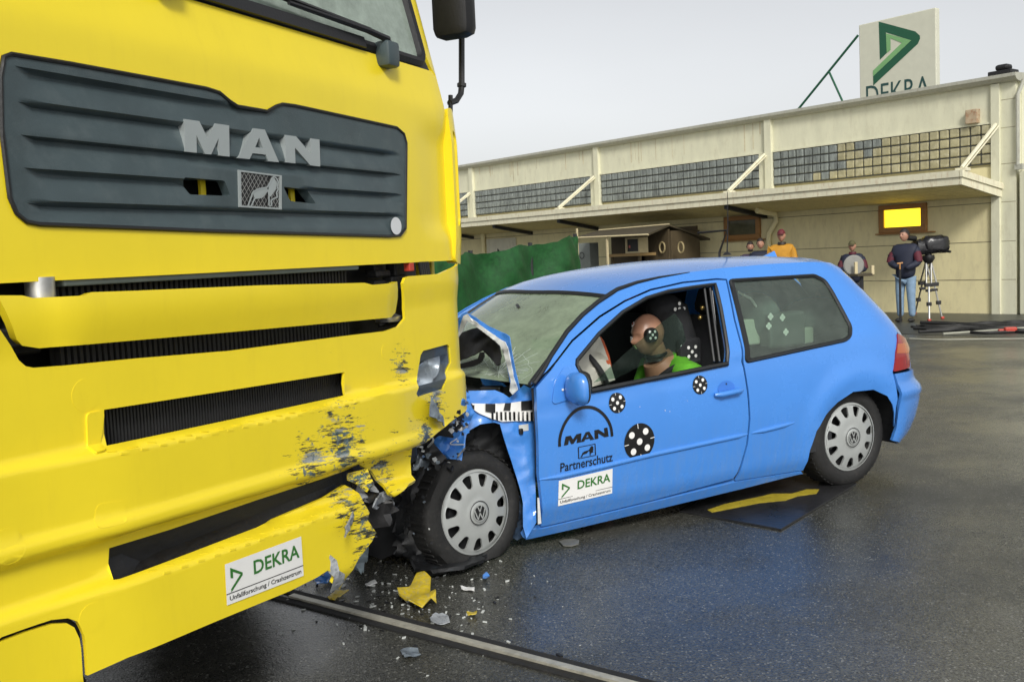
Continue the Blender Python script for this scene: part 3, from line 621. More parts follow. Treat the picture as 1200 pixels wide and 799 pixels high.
# letters
def letter(polys, quad, nm='letter'):
    fn = bil(tp_(SC, quad)); b_ = MB()
    for P in polys: b_.prism(P, lambda a, b, h: SC(*fn(a, b))+tn*h, -.022, .007)
    return b_.build(nm, M['silver'], gro)
LM = [[(0, 0), (.25, 0), (.25, .55), (.25, 1), (0, 1)], [(1, 0), (1, 1), (.75, 1), (.75, .55), (.75, 0)], [(.25, 1), (.25, .55), (.43, 0), (.57, 0), (.75, .55), (.75, 1), (.68, 1), (.5, .5), (.32, 1)]]
LA = [[(0, 0), (.27, 0), (.34, .2), (.405, .4), (.5, .72), (.5, 1), (.36, 1)], [(1, 0), (.64, 1), (.5, 1), (.5, .72), (.595, .4), (.66, .2), (.73, 0)], [(.34, .2), (.66, .2), (.595, .4), (.405, .4)]]
LN = [[(0, 0), (.27, 0), (.27, .58), (.27, 1), (0, 1)], [(1, 0), (1, 1), (.73, 1), (.73, .42), (.73, 0)], [(.27, 1), (.27, .58), (.70, 0), (.73, 0), (.73, .42), (.31, 1)]]
letter(LM, [(215, 178), (267, 184), (266.5, 147.5), (214, 140)]); letter(LA, [(277, 185.5), (325, 190.5), (325, 154.5), (277, 148.5)]); letter(LN, [(333, 190.5), (373.5, 195.5), (372.5, 164), (332, 158.5)])
# emblem: mesh plate with frame and a striding lion in outline
eq = tp_(SC, [(278, 243), (327.5, 246), (327.5, 206), (277, 199.5)]); ef = bil(eq)
b_ = MB(); decal(b_, SC, [[(0, 0), (1, 0), (1, 1), (0, 1)]], ef, .005, 1); em = b_.build('emblem', M['black'], gro)
b_ = MB(); fw = .045
for P in ([(0, 0), (1, 0), (1-fw, fw), (fw, fw)], [(1, 0), (1, 1), (1-fw, 1-fw), (1-fw, fw)], [(1, 1), (0, 1), (fw, 1-fw), (1-fw, 1-fw)], [(0, 1), (0, 0), (fw, fw), (fw, 1-fw)]): b_.prism(P, lambda a, b, h: SC(*ef(a, b))+tn*h, -.015, .010)
b_.build('frame', M['silver'], em)
b_ = MB()
for k in range(-9, 12):
    for sg_ in (1, -1):
        pts = [(k/11+ (0 if sg_ > 0 else .0), .03), (k/11+sg_*.42*1.0, .97)]
        a, b = np.array(pts[0]), np.array(pts[1]); ts = [t_ for t_ in np.linspace(0, 1, 40) if .05 < (a+(b-a)*t_)[0] < .95]
        if len(ts) > 1: decal(b_, SC, rail([tuple(a+(b-a)*ts[0]), tuple(a+(b-a)*ts[-1])], .012), ef, .0062, 1)
b_.build('wire_mesh', M['steel'], em)
lz = lambda x, y: ((x-137)/183., 1-(y-436-(x-137)*.09)/150.)
lion = [(170, 585), (180, 560), (193, 525), (215, 512), (255, 505), (268, 482), (275, 466), (284, 458), (296, 466), (304, 482), (300, 496), (303, 515), (295, 528), (300, 548), (284, 553), (272, 560), (273, 584), (262, 584), (262, 540), (258, 515), (232, 548), (200, 552), (185, 584)]
b_ = MB(); L_ = [lz(*p) for p in lion]; decal(b_, SC, rail(L_+[L_[0]], .035), ef, .010, 1); decal(b_, SC, [[lz(*p) for p in Q] for Q in ([(193, 525), (215, 512), (256, 507), (258, 516), (232, 546), (200, 550)], [(262, 505), (270, 482), (284, 460), (300, 484), (296, 512), (272, 545), (262, 540)])], ef, .0085, 1); b_.build('lion', M['silver'], em)
c_ = tp_(SC, [(462, 265)])[0]; b_ = MB(); decal(b_, SC, [circ(0, 0, 1, 1, 32)], lambda x, y: (c_[0]+.040*x, c_[1]+.034*y), .009, 1); b_.build('round_sticker', pbr('marker_white', (.62, .64, .66), .35, var=.05), gro)
# ---- corner deflectors with slot and fins
for sg_ in (1, -1):
    pr = [(1.30, 1.48), (1.385, 1.47), (1.42, 1.50), (1.425, 2.02), (1.41, 2.10), (1.37, 2.15), (1.30, 2.15)]
    def SD(u, v, sg_=sg_):
        k = max(0, (u-1.30)/.125); bulge = -.01-.045*k**2.2; return TW(sg_*u, bulge+.015-(.02*max(0, abs(v-1.8)-.2)/.2), v)
    hole = rpoly([(1.325, 1.63), (1.365, 1.66), (1.368, 2.03), (1.325, 2.06)], .02)
    m = MB(); patch(m, SD, rpoly(pr, .03), [hole], .02, .05, th=.05, sgn=1 if sg_ > 0 else -1); d_ = m.build('wind_deflector', M['yellow'], truck, smooth=True, sharp=50)
    for v in (1.70, 1.79, 1.89, 1.98): m = MB(); m.box(TW(sg_*1.345, -.035, v), (.055, .03, .016), TM); m.build('vane', M['yellow'], d_)
# ---- windscreen, seal, pillars, roof, sides
def SWs(t, v): return SC(t, v)
ws_e = tp_(SC, [(508, 84), (511, 74), (506, 0)])
tB = 1.205
m = MB(); patch(m, SC, rpoly([(-tB, 2.335), (tB, 2.335), (tB-.03, 3.2), (-tB+.03, 3.2)], .05), (), .15, th=.006, off=-.012, sgn=1); wsh = m.build('windscreen', glass('truck_glass', (.82, .94, .87), .48, .02, (.58, .70, .60), 1.4), truck, smooth=True)  # pale film colour stands in for sky reflected in the windscreen
m = MB(); m.tube([SC(*p)-tn*.006 for p in dens(rpoly([(-tB, 2.325), (tB, 2.325), (tB-.03, 3.21), (-tB+.03, 3.21)], .06), .08)], .022, 6, closed=True); patch(m, SC, [(-1.2, 2.302), (1.24, 2.302), (1.22, 2.345), (-1.2, 2.345)], (), .2, th=.02, off=-.004, sgn=1); m.build('seal', M['black'], wsh, smooth=True)
for sg_ in (1, -1):
    ol = [(1.29, 2.165), (1.34, 2.14), (1.62, 2.14), (1.62, 3.25), (1.22, 3.25), (1.238, 2.36), (1.25, 2.325), (1.292, 2.29)]
    m = MB(); patch(m, SC, [(sg_*a, b) for a, b in ol], (), .03, .1, th=.02, sgn=1); m.build('pillar', M['yellow'], truck, smooth=True, sharp=50)
m = MB(); patch(m, SC, [(-1.3, 3.215), (1.3, 3.215), (1.3, 3.45), (-1.3, 3.45)], (), .2, th=.03, sgn=1); m.box(TW(0, -1.4, 3.42), (2.7, 2.1, .06), TM, .02); m.build('roof', M['yellow'], truck)
for sg_ in (1, -1):
    m = MB(); m.box(TW(sg_*1.37, -1.42, 1.81), (.03, 1.62, 1.22), TM, .005); m.box(TW(sg_*1.37, -1.42, 3.25), (.03, 1.62, .3), TM, .005); m.box(TW(sg_*1.37, -2.0, 2.76), (.03, .45, .7), TM, .005); sd = m.build('side_wall', M['yellow'], truck)
    m = MB(); m.box(TW(sg_*1.372, -.38, 1.75), (.028, .44, .8), TM, .005); m.build('corner_panel', M['yellow'], truck)
    m = MB(); m.box(TW(sg_*1.372, -1.15, 2.76), (.008, 1.3, .7), TM); m.build('side_window', M['carglass0'], sd)
    m = MB(); m.lathe([(.25, 0), (.5, .02), (.52, .1), (.52, .26), (.48, .3)], TW(sg_*1.28, -1.5, .52), tn, (0, 0, 1), td*-sg_, 28, True); wh = m.build('wheel', M['rubber'], truck, smooth=True)
    m = MB(); m.lathe([(.24, .03), (.24, -.01), (.1, -.03), (.06, -.06), (.0, -.06)], TW(sg_*1.28, -1.5, .52), tn, (0, 0, 1), td*-sg_, 20); m.build('rim', M['dark'], wh, smooth=True)
m = MB(); m.box(TW(0, -2.22, 2.3), (2.7, .04, 2.2), TM); m.build('rear_wall', M['yellow'], truck)
m = MB(); m.box(TW(0, -1.2, .82), (2.1, 2.0, .5), TM, .04); m.box(TW(0, -3.5, .8), (.9, 4, .3), TM, .02); m.box(TW(0, -.35, .8), (2.3, .4, .36), TM, .03); m.build('chassis', M['black'], truck)
# cab interior seen through the glass: back wall, dashboard hump, steering wheel, seat
M['cabgrey'] = pbr('cab_trim', (.55, .62, .56), .7, var=.1); M['dash'] = pbr('dashboard', (.09, .12, .115), .6, var=.1, bump=.2)
m = MB(); m.box(TW(0, -1.9, 2.5), (2.5, .03, 1.7), TM); m.build('cab_lining', M['cabgrey'], truck)
m = MB(); m.grid(lambda u, a: TW(u, -.18-.32*(1-cos(a))/1.0, 2.28+.17*sin(a)*(.7+.5*sst(.2, .7, u)*(1-sst(.9, 1.2, u)))), np.linspace(-1.2, 1.2, 40), np.linspace(0, pi*.75, 12)); m.build('dashboard', M['dash'], truck, smooth=True)
m = MB(); cw = TW(.86, -.52, 2.56); ax = tn*.35+np.array((0, 0, .93)); ax /= np.linalg.norm(ax); ex = td; ey = np.cross(ax, ex)
m.tube([cw+.23*(cos(a)*ex+sin(a)*ey) for a in np.linspace(0, 2*pi, 33)[:-1]], .017, 8, closed=True)
for a in (0, pi, -pi/2): m.tube([cw-ax*.03, cw+.22*(cos(a)*ex+sin(a)*ey)], .018, 6)
m.build('steering_wheel', M['dash'], truck, smooth=True)
m = MB(); m.box(TW(.86, -1.35, 2.35), (.5, .16, .8), TM, .06); m.box(TW(.86, -1.33, 2.85), (.28, .12, .2), TM, .05); m.build('driver_seat', M['dash'], truck, smooth=True)
m = MB(); m.box(TW(1.13, -.22, 2.46), (.05, .01, .07), TM); m.build('windscreen_badge', M['paleboard'], truck)
# wipers
for (p0, p1, p2) in (((446, 64), (418, 38), (330, 5)), ((180, -30), (150, -60), (60, -90))):
    a, b, c = tp_(SC, [p0, p1, p2]); m = MB()
    m.tube([SC(*a)+tn*.05, SC(a[0]-.01, a[1]+.05)+tn*.055, SC(*b)+tn*.05, SC(*c)+tn*.03], [.016, .014, .012, .008], 6)
    w0_, w1_ = (b[0]+.10, b[1]+.02), (c[0]-.9, c[1]+.08)
    m.tube([SC(b[0]+.06, b[1]+.012)+tn*.03, SC(c[0], c[1]+.015)+tn*.025, SC(c[0]-.35, c[1]+.03)+tn*.02], .012, 4)
    wo = m.build('wiper', M['black'], truck, smooth=True)
    m = MB(); q = SC(a[0], a[1]-.005); m.box(q+tn*.03, (.085, .07, .10), TM, .015); m.build('pivot_cap', M['grille'], wo, smooth=True)
m = MB(); patch(m, SC, [(-.9, 2.305), (.72, 2.305), (.72, 2.345), (-.9, 2.345)], (), .2, th=.01, off=.02, sgn=1); m.build('cowl_strip', M['black'], wsh)
# mirrors
for sg_ in (1, -1):
    P0 = onplane(532, 20, TW(1.5, -.12, 2.5), tn) if sg_ > 0 else TW(-1.62, -.12, 2.75)
    m = MB(); 
    if sg_ > 0:
        ztop_ = P0[2]+.55; c_ = P0+np.array((0, 0, .21)); 
        m.box(c_, (.12, .2, .62), TM, .045)
    else: m.box(P0, (.12, .2, .62), TM, .045)
    mi = m.build('mirror', M['black'], truck, smooth=True)
    m = MB()
    if sg_ > 0:
        q = [onplane(*p, TW(1.5, -.16, 2.2), tn) for p in ((541, 45), (541, 100), (540, 110), (535, 118), (527, 121))]
        m.tube(q, .0145, 8); m.tube([onplane(541, 98, TW(1.5, -.16, 2.2), tn), onplane(541, 102, TW(1.5, -.16, 2.2), tn)], .022, 8)
        m.tube([onplane(528, 112, TW(1.42, -.16, 2.2), tn), onplane(528, 136, TW(1.42, -.16, 2.2), tn)], .012, 6)
    else: m.tube([TW(-1.58, -.16, 2.5), TW(-1.58, -.16, 2.2), TW(-1.38, -.16, 2.15)], .0145, 8)
    m.build('arm', M['black'], mi, smooth=True)
# ---- dark works in the gap, radiator
m = MB(); m.box(TW(0, -.22, 1.3), (2.5, .1, .5), TM, .02); m.build('front_frame', M['black'], truck)
def fins(t0, t1, v0, v1, off, step=.012):
    b_ = MB(); n = int((t1-t0)/step)
    for i in range(n):
        t = t0+(i+.5)*step; b_.box(TW(t, off, (v0+v1)/2), (step*.55, .02, v1-v0), TM)
    b_.box(TW((t0+t1)/2, off-.02, (v0+v1)/2), (t1-t0, .01, v1-v0), TM); return b_.build('radiator', M['fins'], truck)
fins(-.75, .55, 1.18, 1.50, -.07, .02); fins(-.80, .46, 1.00, 1.165, -.03)
m = MB(); m.box(TW(-.1, -.03, 1.487), (1.32, .04, .028), TM, .006); m.build('cross_bar', pbr('bar_grey', (.12, .15, .15), .5, var=.2), truck)
m = MB(); m.tube([TW(-.815, -.03, 1.5), TW(-.815, -.03, 1.40)], .036, 14); m.build('canister', M['alu'], truck, smooth=True)
m = MB(); rr = random.Random(3)
for k in range(26):
    t = rr.choice((rr.uniform(-1.15, -.78), rr.uniform(.62, 1.25))); v = rr.uniform(1.3, 1.48); m.box(TW(t, -.08-rr.random()*.05, v), (rr.uniform(.03, .12), .05, rr.uniform(.02, .08)), TM, .006); m.build('bracket', M['dark'], truck); m = MB()
for k in range(5):
    m = MB(); t = .98+.016*k; m.tube([TW(t, .0, 1.49), TW(t+.02, .0, 1.40), TW(t, -.01, 1.32), TW(t-.08, -.02, 1.27), TW(t-.25, -.05, 1.25)], .0075, 6); m.build('wiring_loom', M['black'], truck, smooth=True)
m = MB(); m.box(TW(.93, -.02, 1.475), (.035, .03, .04), TM, .004); m.build('red_connector', M['redplug'], truck)
m = MB(); m.lathe([(.0, 0), (.05, 0), (.055, .02), (.0, .04)], TW(.80, -.05, 1.262), td, tn, (0, 0, 1), 18); m.build('filler_cap', M['steel'], truck, smooth=True)
# ---- upper yellow bar
bar = tp_(SBm, [(1, 346), (30, 346), (42, 349), (95, 346.5), (104, 342.5), (160, 340.6), (300, 334.5), (424, 331.5), (434, 334), (459, 332), (465, 330), (467, 350), (466, 366), (459, 372), (270, 389), (60, 407), (50, 408), (30, 405), (23, 398)])
def SBar(t, v): return SBm(t, v)+tn*(.012-.9*(v-1.40)**2-.02*sst(.72, .84, abs(t+.04)))
m = MB(); patch(m, SBar, bar, (), .05, .03, th=.025, sgn=1, edge=.03); m.build('grille_bar', M['yellow'], truck, smooth=True, sharp=50)
# ---- bumper
up = tp_(SBm, [(0, 386), (12, 404), (22, 422), (30, 429), (40, 431), (80, 428), (160, 420), (270, 411), (410, 393), (452, 388), (467, 383), (475, 373), (474, 352), (472.5, 332), (475, 325.5), (482, 323.5), (515, 321)])
rt = [(1.30, 1.475), (1.385, 1.43), (1.425, 1.39), (1.46, 1.30), (1.46, 1.12), (1.44, .86)]
tear = tp_(SBm, [(519, 502), (508, 511), (483, 525), (481, 540), (482, 556), (487, 562), (479, 567), (470, 577), (462.5, 582), (456, 577), (450, 568), (442, 562), (436, 552), (425, 539)])
slot2t = tp_(SBm, [(418, 545), (405, 551), (380, 560), (300, 586), (200, 620), (128, 642)])
slot2b = tp_(SBm, [(133, 679), (140, 678), (200, 656), (300, 618), (380, 583), (404, 568)])
low = tp_(SBm, [(412, 572), (421, 578), (426, 588), (433, 600), (431, 609), (441, 624), (436, 634), (420, 655), (404, 679), (398, 690), (389, 683), (393, 673), (384, 668), (372, 676), (340, 692), (250, 729), (150, 770), (103, 791)])
gap = tp_(SBm, [(101, 760), (99, 744), (91, 728), (80, 724), (60, 726), (30, 736), (2, 746)])
left = [(-1.30, .60), (-1.44, .70), (-1.46, 1.12), (-1.46, 1.30), (-1.425, 1.39), (-1.385, 1.43), (-1.30, 1.475), (-1.07, 1.475), (-1.06, 1.36)]
s1 = tp_(SBm, [(122, 480), (404, 436), (404, 463), (125, 522)])
hl = tp_(SBm, [(496, 411), (524, 403.5), (527, 406), (528.5, 425), (524, 442), (519, 456), (490, 465), (488, 461), (489, 440), (493, 416)])
hlm = [(-a-.25, b) for a, b in hl]
bout = up+rt+tear+slot2t+slot2b+low+gap+left
m = MB(); patch(m, SBm, bout, [s1, hl, hlm], .06, .0105, th=.012, sgn=1, edge=.03); bum = m.build('bumper', M['yellowscuff'], truck, smooth=True, sharp=48)
cp_ = tp_(SBm, [(98, 793), (96, 760), (94, 748), (88, 735), (79, 730), (62, 731), (30, 741), (2, 752)])+[(-1.28, .56), (-1.3, .36), (-.84, .36)]
m = MB(); patch(m, SBm, cp_, (), .05, .02, th=.012, off=-.003, sgn=1); m.build('corner_cover', M['yellow'], truck, smooth=True)
m = MB(); patch(m, SBm, tp_(SBm, [(104, 792), (100, 735), (80, 720), (0, 742)])+[(-1.28, .63), (-1.28, .38), (-.8, .38)], (), .06, .03, th=.01, off=-.025, sgn=1); m.build('cover_backing', M['black'], truck)
m = MB(); patch(m, SBm, tp_(SBm, [(120, 636), (425, 535), (430, 585), (410, 580), (130, 690)]), (), .06, .03, th=.01, off=-.04, sgn=1); m.build('step_recess', pbr('scuffed_black', (.012, .012, .013), .35, var=.5, scale=9, bump=.2, stretch=(3, 3, 12), col2=(.05, .055, .06), c2lo=.6, c2hi=.8), bum)
# treads: small raised pads on the two ledges
m = MB()
for (a, b, n, lv, rows) in ((-.72, .40, 17, 1.034, 2), (-.62, .22, 13, .682, 2)):
    for i in range(n):
        for j in range(rows):
            t = a+(b-a)*(i+.5*j)/n; v = lv-.012*j-(shear(t, lv)-lv)
            Rm = SBm(t+.016, v-.002)-SBm(t-.016, v+.002); Up = SBm(t, v+.004)-SBm(t, v-.004); N = -np.cross(Rm, Up); N /= np.linalg.norm(N); Rm /= np.linalg.norm(Rm); Up = np.cross(N, Rm)
            m.box(SBm(t, v), (.026, .007, .002), np.column_stack((Rm, Up, N)), .003)
m.build('tread_pads', M['yellow'], bum)
def disc(px, rx, ry, nm='cover_cap'):
    c = tp_(SBm, [px])[0]; b_ = MB(); patch(b_, SBm, circ(c[0], c[1], rx, ry, 24), (), .02, th=.002, off=.0007, sgn=1); b_.build(nm, M['yellow'], bum, smooth=True)
disc((100, 463), .042, .042); disc((10, 640), .042, .042); disc((108, 723), .036, .036); disc((452, 412), .03, .03)
rc_ = tp_(SBm, [(113, 590), (149, 586), (150, 612), (113, 620)]); b_ = MB(); patch(b_, SBm, rpoly(rc_, .02), (), .02, th=.002, off=.0007, sgn=1); b_.build('cover_cap', M['yellow'], bum, smooth=True)
fl = tp_(SBm, [(100, 484), (121, 481), (127, 528), (112, 532), (103, 525)]); b_ = MB(); patch(b_, SBm, rpoly(fl, .015), (), .02, th=.006, off=.006, sgn=1); b_.build('slot_cover', M['yellow'], bum, smooth=True)
# headlights
M['lens'] = glass('headlight_lens', (.93, .96, .98), .04, .03, (.50, .58, .66), .7); M['chrome'] = pbr('reflector', (.75, .78, .8), .12, .95, var=.2, scale=18); M['bowl'] = pbr('lamp_bowl', (.74, .79, .84), .22, .45, var=.12, scale=30); M['lampgrey'] = pbr('lamp_housing', (.06, .08, .09), .4, var=.2)
for sg_, H_ in ((1, hl), (-1, hlm)):
    m = MB(); patch(m, SBm, H_, (), .03, th=.01, off=-.09, sgn=1)
    n = len(H_); inn = [SBm(*p)-tn*.005 for p in dens(H_, .03)]; ot = [p-tn*.085 for p in inn]; k = len(inn)
    m.add(inn+ot, [(i, (i+1) % k, k+(i+1) % k, k+i) for i in range(k)])
    ho = m.build('headlight', pbr('lamp_shell', (.42, .48, .53), .25, .5, var=.3, scale=14), truck)
    cx = np.mean(H_, 0)
    for (dt, dv, r_) in ((-.05, -.04, .066), (.05, .02, .060)):
        c = SBm(cx[0]+sg_*dt, cx[1]+dv)-tn*.075; b_ = MB(); b_.lathe([(.0, 0), (.02, .003), (r_*.7, .018), (r_, .05), (r_+.008, .052)], c, td, (0, 0, 1), tn, 22); b_.ball(c+tn*.012, .017, 10, 6); b_.build('reflector', M['bowl'], ho, smooth=True)
    tq = [(a, b) for a, b in H_]; ymax = max(b for a, b in tq); ymin = min(b for a, b in tq)
    b_ = MB(); patch(b_, SBm, [p for p in dens(H_, .01) if p[1] > ymax-.05], (), .03, th=.01, off=-.012, sgn=1); patch(b_, SBm, [p for p in dens(H_, .01) if p[1] < ymin+.045], (), .03, th=.01, off=-.008, sgn=1); b_.build('trim', M['lampgrey'], ho)
    b_ = MB(); patch(b_, SBm, H_, (), .03, th=.0, off=-.006, sgn=1); b_.build('lens', M['lens'], ho, smooth=True)
def shard(name, px, off, mat_, parent, jit=.0, S=SBm, th=.004, step=.02):
    """torn piece: outline on the bumper surface, lifted off and bent"""
    P = tp_(S, px); c = np.mean(P, 0); r_ = np.random.RandomState(int(px[0][0]))
    k1, k2, k3 = r_.uniform(-.5, .5, 3)
    def SS(a, b): return S(a, b)+tn*(off+k1*(a-c[0])+k2*(b-c[1])*.5+jit*noise.noise(Vector((a*22, b*22, px[0][1]))))
    m = MB(); patch(m, SS, P, (), step, th=th, sgn=1); return m.build(name, mat_, parent, smooth=True, sharp=30)
M['torn'] = pbr('torn_fibre', (.33, .35, .37), .55, var=.4, scale=25, bump=.6, bscale=60, col2=(.08, .09, .1)); M['tornyellow'] = yellow_mat('torn_yellow', [(SBm(*tp_(SBm, [(420, 600)])[0]), .8)])
M['shardgrey'] = pbr('shard_grey', (.22, .26, .3), .25, .4, var=.4, scale=20, bump=.3, bscale=30)
shard('dangling_trim', [(498, 464), (503, 470), (512, 478), (517, 492), (515, 499), (505, 493), (494, 487), (493, 477)], .03, M['shardgrey'], truck, .03)
shard('torn_flap', [(404, 555), (425, 548), (426, 566), (422, 576), (410, 566), (404, 562)], .02, M['tornyellow'], truck, .03)
shard('torn_edge', [(418, 540), (428, 538), (440, 556), (452, 572), (462, 584), (450, 594), (436, 588), (425, 575)], -.06, M['black'], truck, .05)
for px in ([(430, 548), (438, 552), (446, 568), (452, 576), (441, 574), (434, 562)], [(426, 562), (434, 568), (438, 582), (430, 586), (425, 576)], [(440, 584), (452, 578), (462, 588), (455, 592), (447, 597), (440, 594)], [(414, 598), (425, 592), (433, 606), (427, 626), (420, 620), (410, 614), (396, 622), (388, 628), (386, 622), (402, 610)], [(386, 650), (392, 656), (394, 668), (401, 672), (394, 688), (386, 694), (390, 676), (384, 668)]):
    shard('torn_fibre', px, .006 if px[0][0] < 420 else -.02, M['torn'], truck, .02, th=.006)
shard('black_liner', [(432, 590), (450, 592), (470, 584), (476, 598), (468, 614), (452, 630), (438, 634), (436, 615)], -.08, M['black'], truck, .08)
shard('splinter', [(465, 580), (474, 572), (482, 575), (474, 584), (476, 596), (470, 606), (472, 592)], -.06, M['torn'], truck, .03)
# number sign on the lower step
stq = tp_(SBm, [(265, 709), (355, 674), (352, 628), (262.5, 661)]); stf = bil(stq)
ds_ = MB()
for i in range(8): decal(ds_, SBm, [[(i/8, 0), ((i+1)/8, 0), ((i+1)/8, 1), (i/8, 1)]], stf, .003, 1)
sto = ds_.build('bumper_sticker', M['whitetape'], bum)
def dekra(S, f, parent, sgn, o0=.0045):
    """arrowhead, word and small line, in sticker units"""
    b_ = MB(); G = [(.085, .93), (.085, .60)]
    for P in ([(.055, .88), (.20, .66), (.20, .60), (.16, .655), (.085, .76), (.085, .60), (.055, .63)], [(.20, .66), (.20, .60), (.055, .28), (.055, .36), (.165, .615)]): decal(b_, S, [P], f, o0, sgn)
    b_.build('arrowhead', M['green'], parent)
    b_ = MB(); decal(b_, S, textpolys('DEKRA', .018), sub(f, .34, .50, .955, .84), o0, sgn); b_.build('lettering', M['green'], parent)
    b_ = MB(); decal(b_, S, [[(0, .255), (1, .255), (1, .275), (0, .275)]], f, o0, sgn); decal(b_, S, textpolys('Unfallforschung / Crashzentrum', .012, 2), sub(f, .035, .05, .965, .20), o0, sgn); b_.build('small_print', M['blackvinyl'], parent)
dekra(SBm, stf, sto, 1)
# ================================================================== BLUE CAR (car axes: ch towards its nose, cl to its left = the seen side, z up; origin on the ground below the rear axle)
CO = np.array([1.660, 6.690, 0]); ch = np.array([-.8806, -.4738, 0]); cl = np.array([.4738, -.8806, 0]); CMx = np.column_stack((ch, cl, (0, 0, 1)))
def CW(x, y, z): return CO+ch*x+cl*y+np.array([0, 0, z])
_xe = [(.1, -.60), (.2, -.68), (.27, -.75), (.36, -.79), (.47, -.815), (.53, -.815), (.57, -.79), (.62, -.755), (.75, -.745), (.86, -.71), (.93, -.665), (1.1, -.51), (1.25, -.375), (1.33, -.29), (1.38, -.20), (1.45, -.15)]
def xe(z): return float(np.interp(z, [a for a, b in _xe], [b for a, b in _xe]))
def Wz(z):
    y = .868-.28*(z-.6)**2
    if z > .92: k = z-.92; y = .8393-.50*k-.12*k*k
    if z > 1.28: y -= 1.2*(z-1.28)**2
    if z < .3: y -= .8*(.3-z)**2
    return y
def sideP(a, z):
    W = Wz(z)
    if a > 1.9: W -= .05*((a-1.9)/.8)**2
    Lr = .50 if z < .9 else .50-.22*min(1, (z-.9)/.45); Ly = .42 if z < .9 else .42-.16*min(1, (z-.9)/.45)
    x0 = xe(z)+Lr
    r = math.hypot(a, z-.31)
    W += .014*sst(.30, .36, r)*(1-sst(.39, .50, r))                          # wheel arch flare
    W += .006*math.exp(-((z-.225)/.03)**2)*(1 if a < 2.5 else 0)
    if z < .60 and a < .0: W += .0
    if a >= x0: return a, W
    th = (x0-a)/.5
    if th < pi/2: return x0-Lr*sin(th), W-Ly*(1-cos(th))
    return x0-Lr, W-Ly-(x0-a-.5*pi/2)
def SS(a, z): x, y = sideP(a, z); return CW(x, y, z)
def SSr(a, z): x, y = sideP(a, z); return CW(x, -y, z)
def tc_(pts, S=SS):
    out = []
    for q in pts:
        if len(q) == 3: out.append((q[0], q[1])); continue
        P = onplane(q[0], q[1], CO, cl, .82); g = (float((P-CO)@ch), float(P[2])); out.append(tuple(solve(S, q, g)))
    return out
def oncar(px, y, x0=None):
    """point seen at px on the lengthwise plane y of the car"""
    return onplane(px[0], px[1], CO, cl, y)
def blue_mat(name):
    m = pbr(name, (.062, .245, .70), .27, var=.05, scale=3, coat=.6, rvar=.08, bump=.03, bscale=180)
    t = m.node_tree; b = t.nodes['Principled BSDF']; L = t.links.new; c = t.nodes.new('ShaderNodeTexCoord'); src = b.inputs['Base Color'].links[0].from_socket
    mp_ = t.nodes.new('ShaderNodeMapping'); mp_.inputs['Scale'].default_value = (16, 16, 1.6); L(c.outputs['Object'], mp_.inputs[0])      # salt and dirt runs, thicker towards the sill
    n = t.nodes.new('ShaderNodeTexNoise'); n.inputs['Scale'].default_value = 2; n.inputs['Detail'].default_value = 9; n.inputs['Roughness'].default_value = .75; L(mp_.outputs[0], n.inputs['Vector'])
    sx = t.nodes.new('ShaderNodeSeparateXYZ'); L(c.outputs['Object'], sx.inputs[0])
    h = t.nodes.new('ShaderNodeMapRange'); h.inputs['From Min'].default_value = .62; h.inputs['From Max'].default_value = .15; L(sx.outputs[2], h.inputs[0])
    r = t.nodes.new('ShaderNodeMapRange'); r.inputs['From Min'].default_value = .45; r.inputs['From Max'].default_value = .75; r.inputs['To Max'].default_value = .55; L(n.outputs[0], r.inputs[0])
    k = t.nodes.new('ShaderNodeMath'); k.operation = 'MULTIPLY'; L(h.outputs[0], k.inputs[0]); L(r.outputs[0], k.inputs[1])
    x = t.nodes.new('ShaderNodeMix'); x.data_type = 'RGBA'; L(k.outputs[0], x.inputs[0]); L(src, x.inputs[6]); x.inputs[7].default_value = (.17, .27, .44, 1); L(x.outputs[2], b.inputs['Base Color']); return m
M['blue'] = blue_mat('car_blue')
M['seal'] = pbr('window_seal', (.012, .014, .016), .5, var=.2)
M['carglass'] = glass('car_glass', (.70, .84, .74), .13, .02, (.42, .52, .45)); M['screen'] = glass('cracked_windscreen', (.66, .82, .66), .46, .06, (.47, .59, .41)); M['film'] = glass('tinted_shard', (.66, .76, .70), .05, .05, (.10, .14, .12), .3)
M['interior'] = pbr('car_interior', (.02, .021, .023), .8, var=.3); M['seatcloth'] = pbr('seat_cloth', (.018, .019, .022), .9, var=.3, bump=.2)
M['hubcap'] = pbr('hubcap_silver', (.46, .48, .47), .33, .35, var=.06, scale=12); M['primer'] = pbr('bare_sheet_metal', (.66, .68, .67), .45, .1, var=.2, scale=18)
M['tail'] = pbr('tail_lamp_red', (.28, .012, .012), .12, coat=.6, var=.1); M['amber'] = pbr('tail_lamp_amber', (.45, .10, .02), .12, coat=.6, var=.1)
car = thing('hatchback_car', CO, 'bright blue three-door hatchback with crushed nose, measuring markers and stickers, jammed against the truck', 'car')
